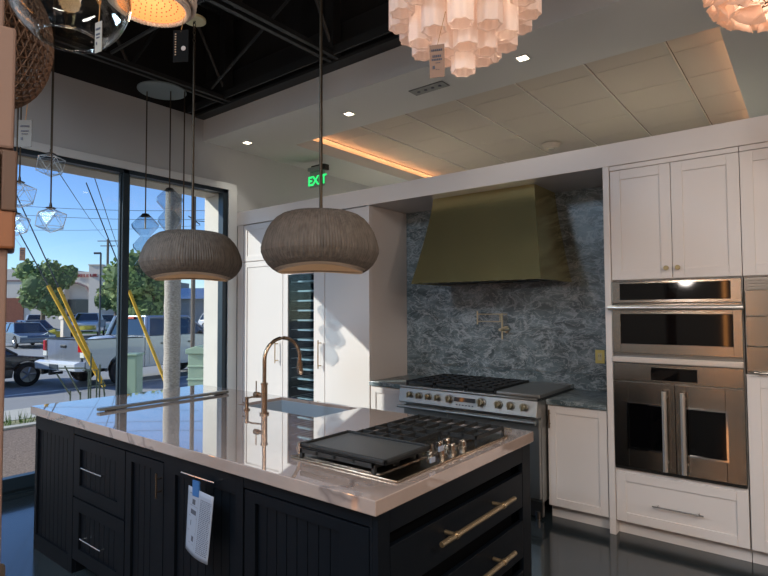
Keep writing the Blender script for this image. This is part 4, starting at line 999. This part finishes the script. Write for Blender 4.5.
# ---- vehicles: local x forward, y left, z up, origin rear centre on the ground
def wheel(t, x, y, r, name='wheel'):
    s = 1 if y > 0 else -1
    bm = B(); cyl(bm, (x, y-.11*s, r), (x, y+.01*s, r), r, 28); w_ = obj(name, bm, M['tyre'], t, local=True, bevel=.02)
    bm = B(); cyl(bm, (x, y, r), (x, y+.02*s, r), r*.64, 20)
    for k in range(5):
        a_ = 2*PI*k/5; tube(bm, [(x, y+.02*s, r), (x+r*.6*math.cos(a_), y+.022*s, r+r*.6*math.sin(a_))], .03, 6)
    obj('wheel_rim', bm, M['rim'], w_, local=True)
def arch(cx, r, z, n=10): return [(cx+r*math.cos(PI-PI*i/n), z+r*math.sin(PI-PI*i/n)) for i in range(n+1)]
def car(lab, cat, loc, head, paint, style='sedan', group=None, L=4.7, W=1.82, name='parked_car'):
    t = thing(name, lab, cat, loc, group, head)
    H = 1.43 if style == 'sedan' else 1.72; belt = .88 if style == 'sedan' else 1.02
    r = .33 if style == 'sedan' else .37; wx = (.95, L-.9)
    low = [(.03, .35)]+[(wx[0]-r-.05, .30)]+arch(wx[0], r+.05, .33)+[(wx[0]+r+.05, .27), (wx[1]-r-.05, .27)]+arch(wx[1], r+.05, .33)+[(wx[1]+r+.05, .28), (L-.02, .36)]
    if style == 'sedan': top = [(L, .62), (L-.15, .74), (L-1.25, belt), (1.0, belt+.02), (.12, belt-.02), (0, .78)]
    else: top = [(L, .75), (L-.1, .92), (L-1.1, belt+.02), (.2, belt), (.02, .95)]
    bm = B(); prism(bm, low+top, 1, -W/2, W/2); obj('car_body', bm, paint, t, local=True, bevel=.05)
    if style == 'sedan': a = [(.75, belt), (L-1.15, belt), (L-1.95, H-.03), (1.45, H-.02)]
    else: a = [(.12, belt), (L-1.05, belt), (L-1.75, H-.03), (.42, H-.02)]
    def cabin(bm, poly, ins, w0, w1, zoff=0):
        vs = []
        for s in (-1, 1):
            vs.append([bm.verts.new((x, s*(w0 if i < 2 else w1), z+zoff)) for i, (x, z) in enumerate(poly)])
        bm.faces.new(vs[0]); bm.faces.new(vs[1][::-1])
        for i in range(4): bm.faces.new((vs[0][i], vs[1][i], vs[1][(i+1)%4], vs[0][(i+1)%4]))
    bm = B(); cabin(bm, a, 0, W/2-.06, W/2-.26); obj('windows', bm, M['carglass'], t, local=True, bevel=.02)
    bm = B(); rx0, rx1 = a[3][0]+.0, a[2][0]; box(bm, rx0, rx1, -W/2+.27, W/2-.27, H-.05, H); 
    for s in (-1, 1):
        for (p, q) in ((a[0], a[3]), (a[1], a[2]), (((a[0][0]+a[1][0])/2, belt), ((a[3][0]+a[2][0])/2, H-.02))): tube(bm, [(p[0], s*(W/2-.055), p[1]), (q[0], s*(W/2-.255), q[1])], .035, 6)
        tube(bm, [(a[3][0], s*(W/2-.25), H-.02), (a[2][0], s*(W/2-.25), H-.02)], .035, 6)
    obj('roof', bm, paint, t, local=True, bevel=.02)
    for x in wx:
        for s in (-1, 1): wheel(t, x, s*(W/2-.0), r)
    for s in (-1, 1):
        bm = B(); box(bm, -.01, .2, s*(W/2-.02)-(.28 if s > 0 else 0), s*(W/2-.02)+(.28 if s < 0 else 0), .68, .83); obj('tail_light', bm, M['tail'], t, local=True, bevel=.02)
        bm = B(); box(bm, L-.22, L-.03, s*(W/2-.05)-(.32 if s > 0 else 0), s*(W/2-.05)+(.32 if s < 0 else 0), .60, .72); obj('headlight', bm, M['lampw'], t, local=True, bevel=.02)
    bm = B(); box(bm, -.03, .1, -W/2+.06, W/2-.06, .36, .55); obj('rear_bumper', bm, paint, t, local=True, bevel=.03)
    bm = B(); box(bm, L-.08, L+.03, -W/2+.06, W/2-.06, .34, .52); obj('front_bumper', bm, paint, t, local=True, bevel=.03)
    return t
def truck(lab, loc, head, paint, name='pickup_truck'):
    t = thing(name, lab, 'pickup truck', loc, None, head); L, W = 5.6, 1.96; bz = 1.30; r = .40
    wx = (1.15, 4.65)
    side = [(.05, .55), (wx[0]-r-.09, .52)]+arch(wx[0], r+.09, .42)+[(wx[0]+r+.09, .45), (1.8, .45)]
    for s in (-1, 1):
        y0, y1 = (W/2-.12, W/2) if s > 0 else (-W/2, -W/2+.12)
        bm = B(); prism(bm, side+[(1.8, bz), (.05, bz+.02)], 1, y0, y1); obj('bed_side', bm, paint, t, local=True, bevel=.02)
        bm = B(); box(bm, .0, .12, s*(W/2-.0)-(.10 if s > 0 else 0), s*(W/2)+(.0 if s > 0 else .30), .98, 1.27)
        obj('tail_light', bm, M['tail'], t, local=True, bevel=.015)
        bm = B(); box(bm, -.002, .10, s*(W/2-.01)-(.18 if s > 0 else 0), s*(W/2-.01)+(.18 if s < 0 else 0), .84, .975); obj('reverse_light', bm, M['lampw'], t, local=True, bevel=.01)
    bm = B(); box(bm, .1, 1.8, -W/2+.12, W/2-.12, .75, .82); box(bm, 1.72, 1.8, -W/2+.12, W/2-.12, .82, bz); obj('bed_floor', bm, M['cargrey'], t, local=True)
    bm = B(); box(bm, .02, .09, -W/2+.20, W/2-.20, .72, bz+.01); g = obj('tailgate', bm, paint, t, local=True, bevel=.02)
    bm = B(); box(bm, -.0, .02, -.13, .13, 1.08, 1.16); obj('tailgate_handle', bm, M['blackpl'], g, local=True, bevel=.01)
    bm = B(); box(bm, .0, .13, -W/2+.2, W/2-.2, bz+.005, bz+.03); box(bm, .05, 1.75, -W/2, -W/2+.13, bz, bz+.03); box(bm, .05, 1.75, W/2-.13, W/2, bz, bz+.03); obj('bed_rail_caps', bm, M['blackpl'], t, local=True)
    bm = B(); prism(bm, [(-.22, .50), (-.24, .70), (-.1, .74), (.05, .74), (.05, .48)], 1, -W/2+.02, W/2-.02); b_ = obj('rear_bumper', bm, M['carwhite'], t, local=True, bevel=.03)
    bm = B(); box(bm, -.25, -.235, -.2, .2, .54, .66); obj('licence_plate', bm, M['cargrey'], b_, local=True)
    bm = B(); cyl(bm, (-.35, 0, .42), (0, 0, .42), .035, 8); cyl(bm, (-.33, 0, .42), (-.33, 0, .5), .03, 8); obj('tow_hitch', bm, M['blackpl'], b_, local=True)
    body = [(1.82, .45), (wx[1]-r-.09, .45)]+arch(wx[1], r+.09, .42)+[(wx[1]+r+.09, .48), (L, .52), (L+.02, 1.05), (L-.2, 1.2), (L-1.35, 1.33), (1.82, 1.33)]
    bm = B(); prism(bm, body, 1, -W/2, W/2); obj('cab_body', bm, paint, t, local=True, bevel=.05)
    bm = B(); vs = []
    poly = [(1.9, 1.33), (4.3, 1.33), (3.5, 1.90), (2.05, 1.90)]
    for s in (-1, 1): vs.append([bm.verts.new((x, s*(W/2-.06 if i < 2 else W/2-.25), z)) for i, (x, z) in enumerate(poly)])
    bm.faces.new(vs[0]); bm.faces.new(vs[1][::-1])
    for i in range(4): bm.faces.new((vs[0][i], vs[1][i], vs[1][(i+1)%4], vs[0][(i+1)%4]))
    obj('cab_windows', bm, M['carglass'], t, local=True, bevel=.02)
    bm = B(); box(bm, 2.04, 3.52, -W/2+.24, W/2-.24, 1.87, 1.93)
    for s in (-1, 1):
        for p, q, rr_ in ((poly[0], poly[3], .09), (poly[1], poly[2], .04), ((3.05, 1.33), (2.98, 1.9), .05)): tube(bm, [(p[0], s*(W/2-.06), p[1]), (q[0], s*(W/2-.25), q[1])], rr_, 6)
        tube(bm, [(2.04, s*(W/2-.24), 1.88), (3.52, s*(W/2-.24), 1.88)], .05, 6)
    obj('cab_roof', bm, paint, t, local=True, bevel=.03)
    bm = B(); box(bm, 1.98, 2.05, -.2, .2, 1.84, 1.89); obj('high_brake_light', bm, M['tail'], t, local=True)
    for x in (2.35, 3.35):
        bm = B(); box(bm, x, x+.2, -W/2-.02, -W/2, 1.08, 1.13); obj('door_handle', bm, M['blackpl'], t, local=True)
    bm = B(); 
    for x in (1.95, 3.02, 4.1): box(bm, x, x+.012, -W/2-.003, -W/2+.01, .52, 1.31)
    obj('door_seams', bm, M['blackpl'], t, local=True)
    bm = B(); box(bm, 3.95, 4.1, -W/2-.24, -W/2-.02, 1.3, 1.52); obj('side_mirror', bm, M['blackpl'], t, local=True, bevel=.03)
    for x in wx:
        for s in (-1, 1): wheel(t, x, s*W/2, r)
    bm = B(); box(bm, L-.1, L+.04, -W/2+.1, W/2-.1, .6, .95); obj('front_grille', bm, M['chrome'], t, local=True)
    bm = B(); box(bm, .3, 5.5, -.6, .6, .4, .55); obj('chassis', bm, M['blackpl'], t, local=True)
    return t
HD = CW+math.radians(60)
q_ = far((85-384)/544*14.3-.866*.98, 14.3+.5*.98, -.45); TP = tuple(q_)
truck('silver pickup truck parked just outside, seen from its tailgate', TP, HD, M['carsilver'])
q_ = q_+Vector((math.cos(HD), math.sin(HD), 0))*1.1; bm = B(); ball(bm, (q_.x, q_.y, .72), (.5, .42, .2), 3)
for v in bm.verts: v.co += Vector((1,1,1))*.06*noise.noise(v.co*4)
single('plastic_bundle', bm, M['carwhite'], 'white plastic bundle heaped in the silver pickup bed', 'bundle', smooth=True)
car('dark sedan cut off by the peach post, behind the silver pickup', 'car', tuple(far(-12.55, 12.3, -.45)), HD, M['cardark'])
car('silver-grey sedan between the dark sedan and the grey-blue one', 'car', tuple(far(-22.9, 33.5, -.45)), CW-math.radians(40), M['cargrey'])
car('dark blue sedan parked left of the white truck', 'car', tuple(far(-27.8, 41.5, -.45)), CW-math.radians(35), M['carblue'])
car('white compact car furthest left beyond the road', 'car', tuple(far(-40.5, 63, -.45)), HD-2.0, M['carwhite'], 'suv')
car('white sport utility car just left of the window mullion', 'car', tuple(far(-28.6, 56.5, -.45)), HD-2.2, M['carwhite'], 'suv')
car('white hatchback glimpsed at the right edge of the window', 'car', tuple(far(-20.5, 62, -.45)), HD-1.5, M['carwhite'], 'suv')
truck('white pickup truck in the far lot under the round tree', tuple(far(-25.6, 48, -.45)), HD-2.25, M['carwhite'], name='pickup_truck')
car('silver wagon beside the far white pickup', 'car', tuple(far(-33.2, 60, -.45)), HD-2.2, M['carsilver'], 'suv')

# ---- trees
def tree(lab, base, h, crown, cz, n, seed, m=None, group='trees across the road', trunk=.2):
    t = thing('street_tree', lab, 'tree', base, group); rr = random.Random(seed); x, y, z = base
    bm = B(); tube(bm, [(x, y, z), (x+.05, y, z+h*.35), (x-.1, y+.1, z+cz)], [trunk, trunk*.75, trunk*.4], 10)
    for k in range(5): 
        a_ = 2*PI*k/5; tube(bm, [(x, y, z+h*.38), (x+crown*.5*math.cos(a_), y+crown*.5*math.sin(a_), z+cz+.2*h*math.sin(k))], [trunk*.4, trunk*.12], 6)
    obj('trunk', bm, M['bark'], t)
    lumps = [(Vector((rr.gauss(0,.42), rr.gauss(0,.42), rr.uniform(-.6,.62))), rr.uniform(.38,.6)) for _ in range(16)]
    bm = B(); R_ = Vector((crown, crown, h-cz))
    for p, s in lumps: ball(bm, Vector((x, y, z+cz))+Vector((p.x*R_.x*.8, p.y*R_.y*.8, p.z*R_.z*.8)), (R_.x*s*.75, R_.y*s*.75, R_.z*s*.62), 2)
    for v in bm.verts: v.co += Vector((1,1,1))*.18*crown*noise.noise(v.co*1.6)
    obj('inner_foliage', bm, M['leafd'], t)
    bm = B()
    for i in range(n):
        p, s = lumps[i % 16]; d = Vector((rr.gauss(0,1), rr.gauss(0,1), rr.gauss(0,1))).normalized()*rr.uniform(.8, 1.12)
        q = Vector((x, y, z+cz))+Vector(((p.x*.8+d.x*s*.8)*R_.x, (p.y*.8+d.y*s*.8)*R_.y, (p.z*.8+d.z*s*.66)*R_.z))
        e1 = Vector((rr.gauss(0,1), rr.gauss(0,1), rr.gauss(0,1))).normalized(); e2 = e1.orthogonal().normalized(); sz = crown*rr.uniform(.05,.10)
        bm.faces.new([bm.verts.new(q+e1*sz), bm.verts.new(q+e2*sz*.6), bm.verts.new(q-e1*sz), bm.verts.new(q-e2*sz*.6)])
    obj('leaves', bm, m or M['leaf'], t)
    return t
tree('round green street tree in front of the arched shop', tuple(far((43-384)/544*44, 44, -.45)), 7.0, 2.15, 3.9, 2600, 1)
tree('small round tree just left of the window mullion', tuple(far((116-384)/544*48, 48, -.45)), 5.6, 1.7, 3.4, 1800, 2)
tree('tall loose tree behind the silver pickup cab', tuple(far((149-384)/544*34, 34, -.45)), 6.4, 2.2, 3.4, 3200, 3)
# palm trunk
p = far((172.5-384)/544*9.6, 9.6, -.1); bm = B(); pts = []; rad = []
for k in range(30): 
    z = -.1+k*.2; pts.append((p.x, p.y, z)); rad.append(.138+.006*math.sin(k*2.3)+(.02 if k < 2 else 0))
tube(bm, pts, rad, 20); t = thing('palm_tree', 'mottled grey palm trunk right outside the right window pane', 'palm tree', tuple(p)); obj('trunk', bm, M['palm'], t, smooth=True)
bm = B(); rr = random.Random(8); top = Vector((p.x, p.y, 5.7))
for k in range(22):
    a_ = 2*PI*k/22+rr.uniform(-.1,.1); up = rr.uniform(.1,.9); L_ = 1.9; pr = None
    for j in range(9):
        s = j/8; q = top+Vector((math.cos(a_)*L_*s, math.sin(a_)*L_*s, up*1.2*s-1.6*s*s)); sd_ = Vector((-math.sin(a_), math.cos(a_), 0))*.22*math.sin(PI*min(1, s+.08)); cu_ = [bm.verts.new(q+sd_-Vector((0,0,.08))), bm.verts.new(q), bm.verts.new(q-sd_-Vector((0,0,.08)))]
        if pr: bm.faces.new((pr[0], pr[1], cu_[1], cu_[0])); bm.faces.new((pr[1], pr[2], cu_[2], cu_[1]))
        pr = cu_
obj('fronds', bm, M['leaf'], t)
# light pole
p = far((193-384)/544*14, 14, -.45); t = thing('light_pole', 'slender tan pole standing right of the palm trunk', 'pole', tuple(p))
bm = B(); cyl(bm, p, (p.x, p.y, 7.5), .055, 10); obj('shaft', bm, M['pole'], t)
bm = B(); q = Vector((p.x, p.y, 3.95)); tube(bm, [q-RIGHT*.14+Vector((0,0,.12)), q+RIGHT*.16-Vector((0,0,.1))], .015, 6); tube(bm, [q, q+RIGHT*.35-Vector((0,0,.03))], .012, 6); obj('step_bracket', bm, M['wire'], t)
# utility pole far
p = far((107-384)/544*88, 88, -.45); t = thing('utility_pole', 'distant wooden utility pole with crossarm above the shop roof', 'pole', tuple(p))
bm = B(); cyl(bm, p, (p.x, p.y, 13.3), .2, 8); obj('shaft', bm, M['pole'], t)
bm = B(); 
for z, l in ((13.0, 1.7), (12.2, 1.2)): tube(bm, [Vector((p.x, p.y, z))-RIGHT*l, Vector((p.x, p.y, z))+RIGHT*l], .08, 6)
obj('crossarm', bm, M['pole'], t)
# thin lot lamp post
p = far((100-384)/544*41, 41, -.45); t = thing('parking_lamp_post', 'thin grey lamp post in the parking lot in front of the shop', 'lamp post', tuple(p))
bm = B(); cyl(bm, p, (p.x, p.y, 6.0), .07, 8); obj('shaft', bm, M['wire'], t)
bm = B(); q = Vector((p.x, p.y, 6.0)); tube(bm, [q, q-RIGHT*.5], .09, 6); obj('lamp_head', bm, M['wire'], t)

# ---- shop across the lot, local x right, y away
BO = far((60-384)/544*70, 70, -.45); K = 70/544
def shop_thing(name, lab, cat, lat, d=0):
    q = BO+RIGHT*lat+FWD*d; return thing(name, lab, cat, tuple(q), None, CW)
def X(px): return (px-60)*K
def Z(py): return 2.07+(309.5-py)*K      # heights above the lot
t = shop_thing('arcade_shop', 'tan stucco shop with mauve arch and raised parapet across the lot', 'building', 0)
bm = B(); x0, x1 = X(-30), X(103)
box(bm, x0, X(64), 0, 12, 0, Z(267)); box(bm, X(64), X(91), 1.0, 12, 0, Z(270)); box(bm, X(91), x1, -.6, 12, 0, Z(264)); 
pr = [(X(64), Z(270)), (X(64), Z(281)), (X(78), Z(282.5)), (X(85), Z(286)), (X(89), Z(292)), (X(90.5), Z(300)), (X(90.5), 0), (X(91), 0), (X(91), Z(270))]
prism(bm, pr, 1, 0, .99); obj('facade', bm, M['stucco'], t, local=True)
bm = B(); px_ = [(X(64), Z(280.5)), (X(78), Z(281.5)), (X(86), Z(285)), (X(91), Z(292)), (X(92.3), Z(301)), (X(92.3), .02)]
tube(bm, [(a, -.2 if a > X(90.9) else -.05, b) for a, b in px_], .14, 6); box(bm, x0, X(64), -.1, .0, Z(279.5), Z(278)); obj('mauve_moulding', bm, M['stuccod'], t, local=True)
bm = B(); box(bm, X(64), X(90.4), .8, .99, 0, Z(297.5)); obj('shopfront_glass', bm, M['shopglass'], t, local=True)
bm = B(); box(bm, X(-30), X(24), -.12, -.0, 0, Z(296)); obj('brick_base', bm, M['brick'], t, local=True)
bm = B(); box(bm, X(90.5), x1+.2, -.75, .2, Z(264), Z(263)); obj('parapet_cap', bm, M['stucco'], t, local=True)
s_ = thing('shop_sign', 'row of small dark red letters on the tan shop wall', 'sign', tuple(BO+RIGHT*X(86)+FWD*(-.1)+Vector((0,0,Z(275.5)))), None, CW)
rr = random.Random(2); x = X(73)-X(86)
while x < X(98.5)-X(86):
    w_ = .26; k = rr.randint(0, 3); bm = B(); y0, y1 = (-.15 if x < X(90)-X(86) else -.68), (-.02 if x < X(90)-X(86) else -.52)
    box(bm, x, x+.07, y0, y1, 0, .38)
    if k != 1: box(bm, x+.07, x+w_, y0, y1, .31, .38)
    if k in (0, 2): box(bm, x+.07, x+w_*.9, y0, y1, .155, .22)
    if k in (1, 2): box(bm, x+.07, x+w_, y0, y1, 0, .07)
    if k in (0, 3): box(bm, x+w_-.07, x+w_, y0, y1, .0, .34)
    obj('sign_letter', bm, M['signred'], s_, local=True); x += .36
t = shop_thing('grey_shop_block', 'lower grey flat-roofed block right of the tan shop', 'building', X(104), 4)
bm = B(); box(bm, 0, X(150)-X(104), 0, 10, 0, Z(277)); obj('facade', bm, M['stuccog'], t, local=True)
bm = B(); box(bm, .5, 4.5, -.06, 0, 0, Z(300)); obj('storefront', bm, M['shopglass'], t, local=True)
t = shop_thing('grey_lot_building', 'long grey building with sloping dark roof behind the palm trunk', 'building', X(160), 4)
bm = B(); box(bm, 0, X(260)-X(160), 0, 10, 0, Z(297)); obj('facade', bm, M['stuccog'], t, local=True)
bm = B(); prism(bm, [(-.8, Z(297)), (5, Z(284)), (10.8, Z(297))], 0, -1, X(262)-X(160)); obj('roof', bm, M['cargrey'], t, local=True)

# ---- guy wires with yellow guards, anchor near the pickup wheel
def guy(lab, a, b, split, name='guy_wire', y=True):
    a, b = Vector(a), Vector(b); m_ = a+(b-a)*split
    t = thing(name, lab, 'cable', tuple(a))
    bm = B(); tube(bm, [a, b], .012, 6); obj('cable', bm, M['wire'], t)
    if y: bm = B(); cyl(bm, a+(b-a)*.01, m_, .036, 8); obj('yellow_guard', bm, M['yellow'], t)
def fpt(px, d, z): return far((px-384)/544*d, d, z)
def zz(py, d): return 1.62+(309.5-py)/544*d
guy('left anchored pole cable in a long yellow guard by the pickup', fpt(104.5, 10.4, zz(384, 10.4)), fpt(-22, 10.4, zz(160, 10.4)), .447)
guy('right anchored pole cable in a long yellow guard by the pickup', fpt(106.5, 10.6, zz(387, 10.6)), fpt(-6, 10.6, zz(150, 10.6)), .426)
guy('steep pole cable with yellow guard seen through the right pane', fpt(167, 11.2, zz(382, 11.2)), fpt(84, 11.2, zz(180, 11.2)), .46)
def wire(lab, a, b):
    a, b = Vector(a), Vector(b); bm = B(); pts = [a+(b-a)*(k/12)-Vector((0,0,.3*math.sin(PI*k/12))) for k in range(13)]; tube(bm, pts, .018, 5); single('overhead_wire', bm, M['wire'], lab, 'wire')
wire('overhead wire falling steeply to the distant utility pole', fpt(40, 18, zz(145, 18)), fpt(107, 88, 12.9))
wire('steep overhead wire just left of the mullion', fpt(84, 18, zz(150, 18)), fpt(128, 60, zz(272, 60)))
wire('level overhead wire crossing high in both panes', fpt(-30, 40, zz(200, 40)), fpt(260, 40, zz(208, 40)))
wire('level overhead wire just under the highest one', fpt(-30, 40, zz(209, 40)), fpt(260, 40, zz(217, 40)))
wire('lowest level overhead wire above the tree tops', fpt(-30, 52, zz(226, 52)), fpt(200, 52, zz(224, 52)))
# utility pedestal
p = far((200-384)/544*8.2, 8.2, -.1); t = thing('utility_pedestal', 'pale green ribbed utility cabinet at the foot of the window column', 'utility box', tuple(p), None, CW)
bm = B(); box(bm, -.13, .13, -.12, .12, 0, 1.08)
for k in range(5): box(bm, -.145, .145, -.13, .13, .12+.19*k, .15+.19*k)
obj('cabinet', bm, M['utility'], t, local=True, bevel=.01)
bm = B(); prism(bm, [(-.16, 1.08), (.16, 1.08), (.16, 1.15), (0, 1.2), (-.16, 1.15)], 1, -.15, .15); obj('lid', bm, M['utility'], t, local=True, bevel=.01)
p = far((134-384)/544*10.6, 10.6, -.1); t = thing('utility_box', 'squat pale green utility box behind the mullion near the pickup wheel', 'utility box', tuple(p), None, CW)
bm = B(); box(bm, -.13, .13, -.15, .15, 0, .86); obj('cabinet', bm, M['utility'], t, local=True, bevel=.02)
bm = B(); box(bm, -.15, .15, -.17, .17, .86, .9); obj('lid', bm, M['utility'], t, local=True, bevel=.01)
# tubular rack
t = thing('tubular_rack', 'thin green metal tube rack standing on the sidewalk before the pickup', 'rack', tuple(fpt(85, 9.8, -.1)), None, 0)
bm = B(); d = 9.8
def rk(*pts): tube(bm, [fpt(px, d+dd, zz(py, d)) for px, py, dd in pts], .014, 6)
rk((60,366,0),(86,366,0),(90,370,0),(90,394,0)); rk((66,364,0),(82,396,.4)); rk((58,374,.4),(72,398,.6)); rk((92,352,.2),(92,396,.2)); rk((84,371,.5),(98,371,.5),(98,396,.5)); rk((101,364,.3),(101,396,.3)); rk((90,384,0),(106,384,.3)); rk((104,380,.3),(106,396,.3))
obj('tubes', bm, M['rack'], t)
bm = B()
for px, dd in ((90,0),(82,.4),(72,.6),(92,.2),(98,.5),(101,.3),(106,.3)):
    q = fpt(px, d+dd, 0); cyl(bm, (q.x, q.y, -.1), (q.x, q.y, zz(393, d)), .014, 6)
obj('posts', bm, M['rack'], t)
# yellow-green shrub and stone post by far lawn
p = fpt(53, 35.5, -.45); t = thing('low_shrub', 'yellow-green low shrub beyond the pickup tailgate', 'shrub', tuple(p)); bm = B(); ball(bm, p+Vector((0,0,.35)), (.8,.8,.5), 3)
for v in bm.verts: v.co += Vector((1,1,1))*.15*noise.noise(v.co*3)
obj('foliage', bm, mat('yellow_foliage', (170,160,60), .9, var=.4, vscale=8), t)
p = fpt(66, 35, -.45); t = thing('stone_bollard', 'short tan stone post on the lawn edge', 'bollard', tuple(p)); bm = B(); box(bm, p.x-.22, p.x+.22, p.y-.22, p.y+.22, -.45, 1.1); obj('shaft', bm, M['stucco'], t)
bm = B(); box(bm, p.x-.3, p.x+.3, p.y-.3, p.y+.3, 1.1, 1.3); obj('cap', bm, M['stucco'], t)
#EXT1
# ------------------------------------------------------------------ sky, sun, camera
w = bpy.data.worlds.new('sky'); sc.world = w; w.use_nodes = True; nt = w.node_tree
sky = nt.nodes.new('ShaderNodeTexSky'); sky.sky_type = 'NISHITA'; sky.sun_disc = False
sd = Vector((-1, -1.05, .714)).normalized()      # towards the sun
sky.sun_elevation = math.asin(sd.z); sky.sun_rotation = math.atan2(sd.x, sd.y)
sky.air_density = 1.0; sky.dust_density = 0.0; sky.ozone_density = 6.0; sky.altitude = 300
hs = nt.nodes.new('ShaderNodeHueSaturation'); hs.inputs['Saturation'].default_value = 1.03; hs.inputs['Hue'].default_value = .51; nt.links.new(sky.outputs[0], hs.inputs['Color']); nt.links.new(hs.outputs[0], nt.nodes['Background'].inputs[0]); nt.nodes['Background'].inputs[1].default_value = .16
sl = bpy.data.lights.new('sun', 'SUN'); sl.energy = 4.6; sl.color = (1, .96, .90); sl.angle = .009
so = bpy.data.objects.new('sun', sl); C.objects.link(so); so.rotation_euler = sd.to_track_quat('Z', 'Y').to_euler(); so.location = (-20, -20, 20)
cam = bpy.data.cameras.new('camera'); co = bpy.data.objects.new('camera', cam); C.objects.link(co)
cam.sensor_fit = 'HORIZONTAL'; cam.sensor_width = 36; cam.lens = 544.05/768*36; cam.clip_start = .05; cam.clip_end = 500
yaw, pitch, roll = .66745, .040194, -.0044071
f = Vector((-math.sin(yaw)*math.cos(pitch), math.cos(yaw)*math.cos(pitch), math.sin(pitch))); r0 = Vector((math.cos(yaw), math.sin(yaw), 0)); u0 = r0.cross(f)
r1 = r0*math.cos(roll)+u0*math.sin(roll); u1 = -r0*math.sin(roll)+u0*math.cos(roll)
co.matrix_world = Matrix((( r1.x, u1.x, -f.x, 0), (r1.y, u1.y, -f.y, 0), (r1.z, u1.z, -f.z, 1.62), (0,0,0,1)))
sc.camera = co
sc.view_settings.view_transform = 'Standard'; sc.view_settings.look = 'None'; sc.view_settings.gamma = 1; sc.view_settings.use_curve_mapping = False
sc.view_settings.exposure = 0.35
sc.cycles.use_denoising = True; sc.cycles.transparent_max_bounces = 24; sc.cycles.max_bounces = 8; sc.cycles.sample_clamp_indirect = 6
sc.cycles.caustics_reflective = False; sc.cycles.caustics_refractive = False
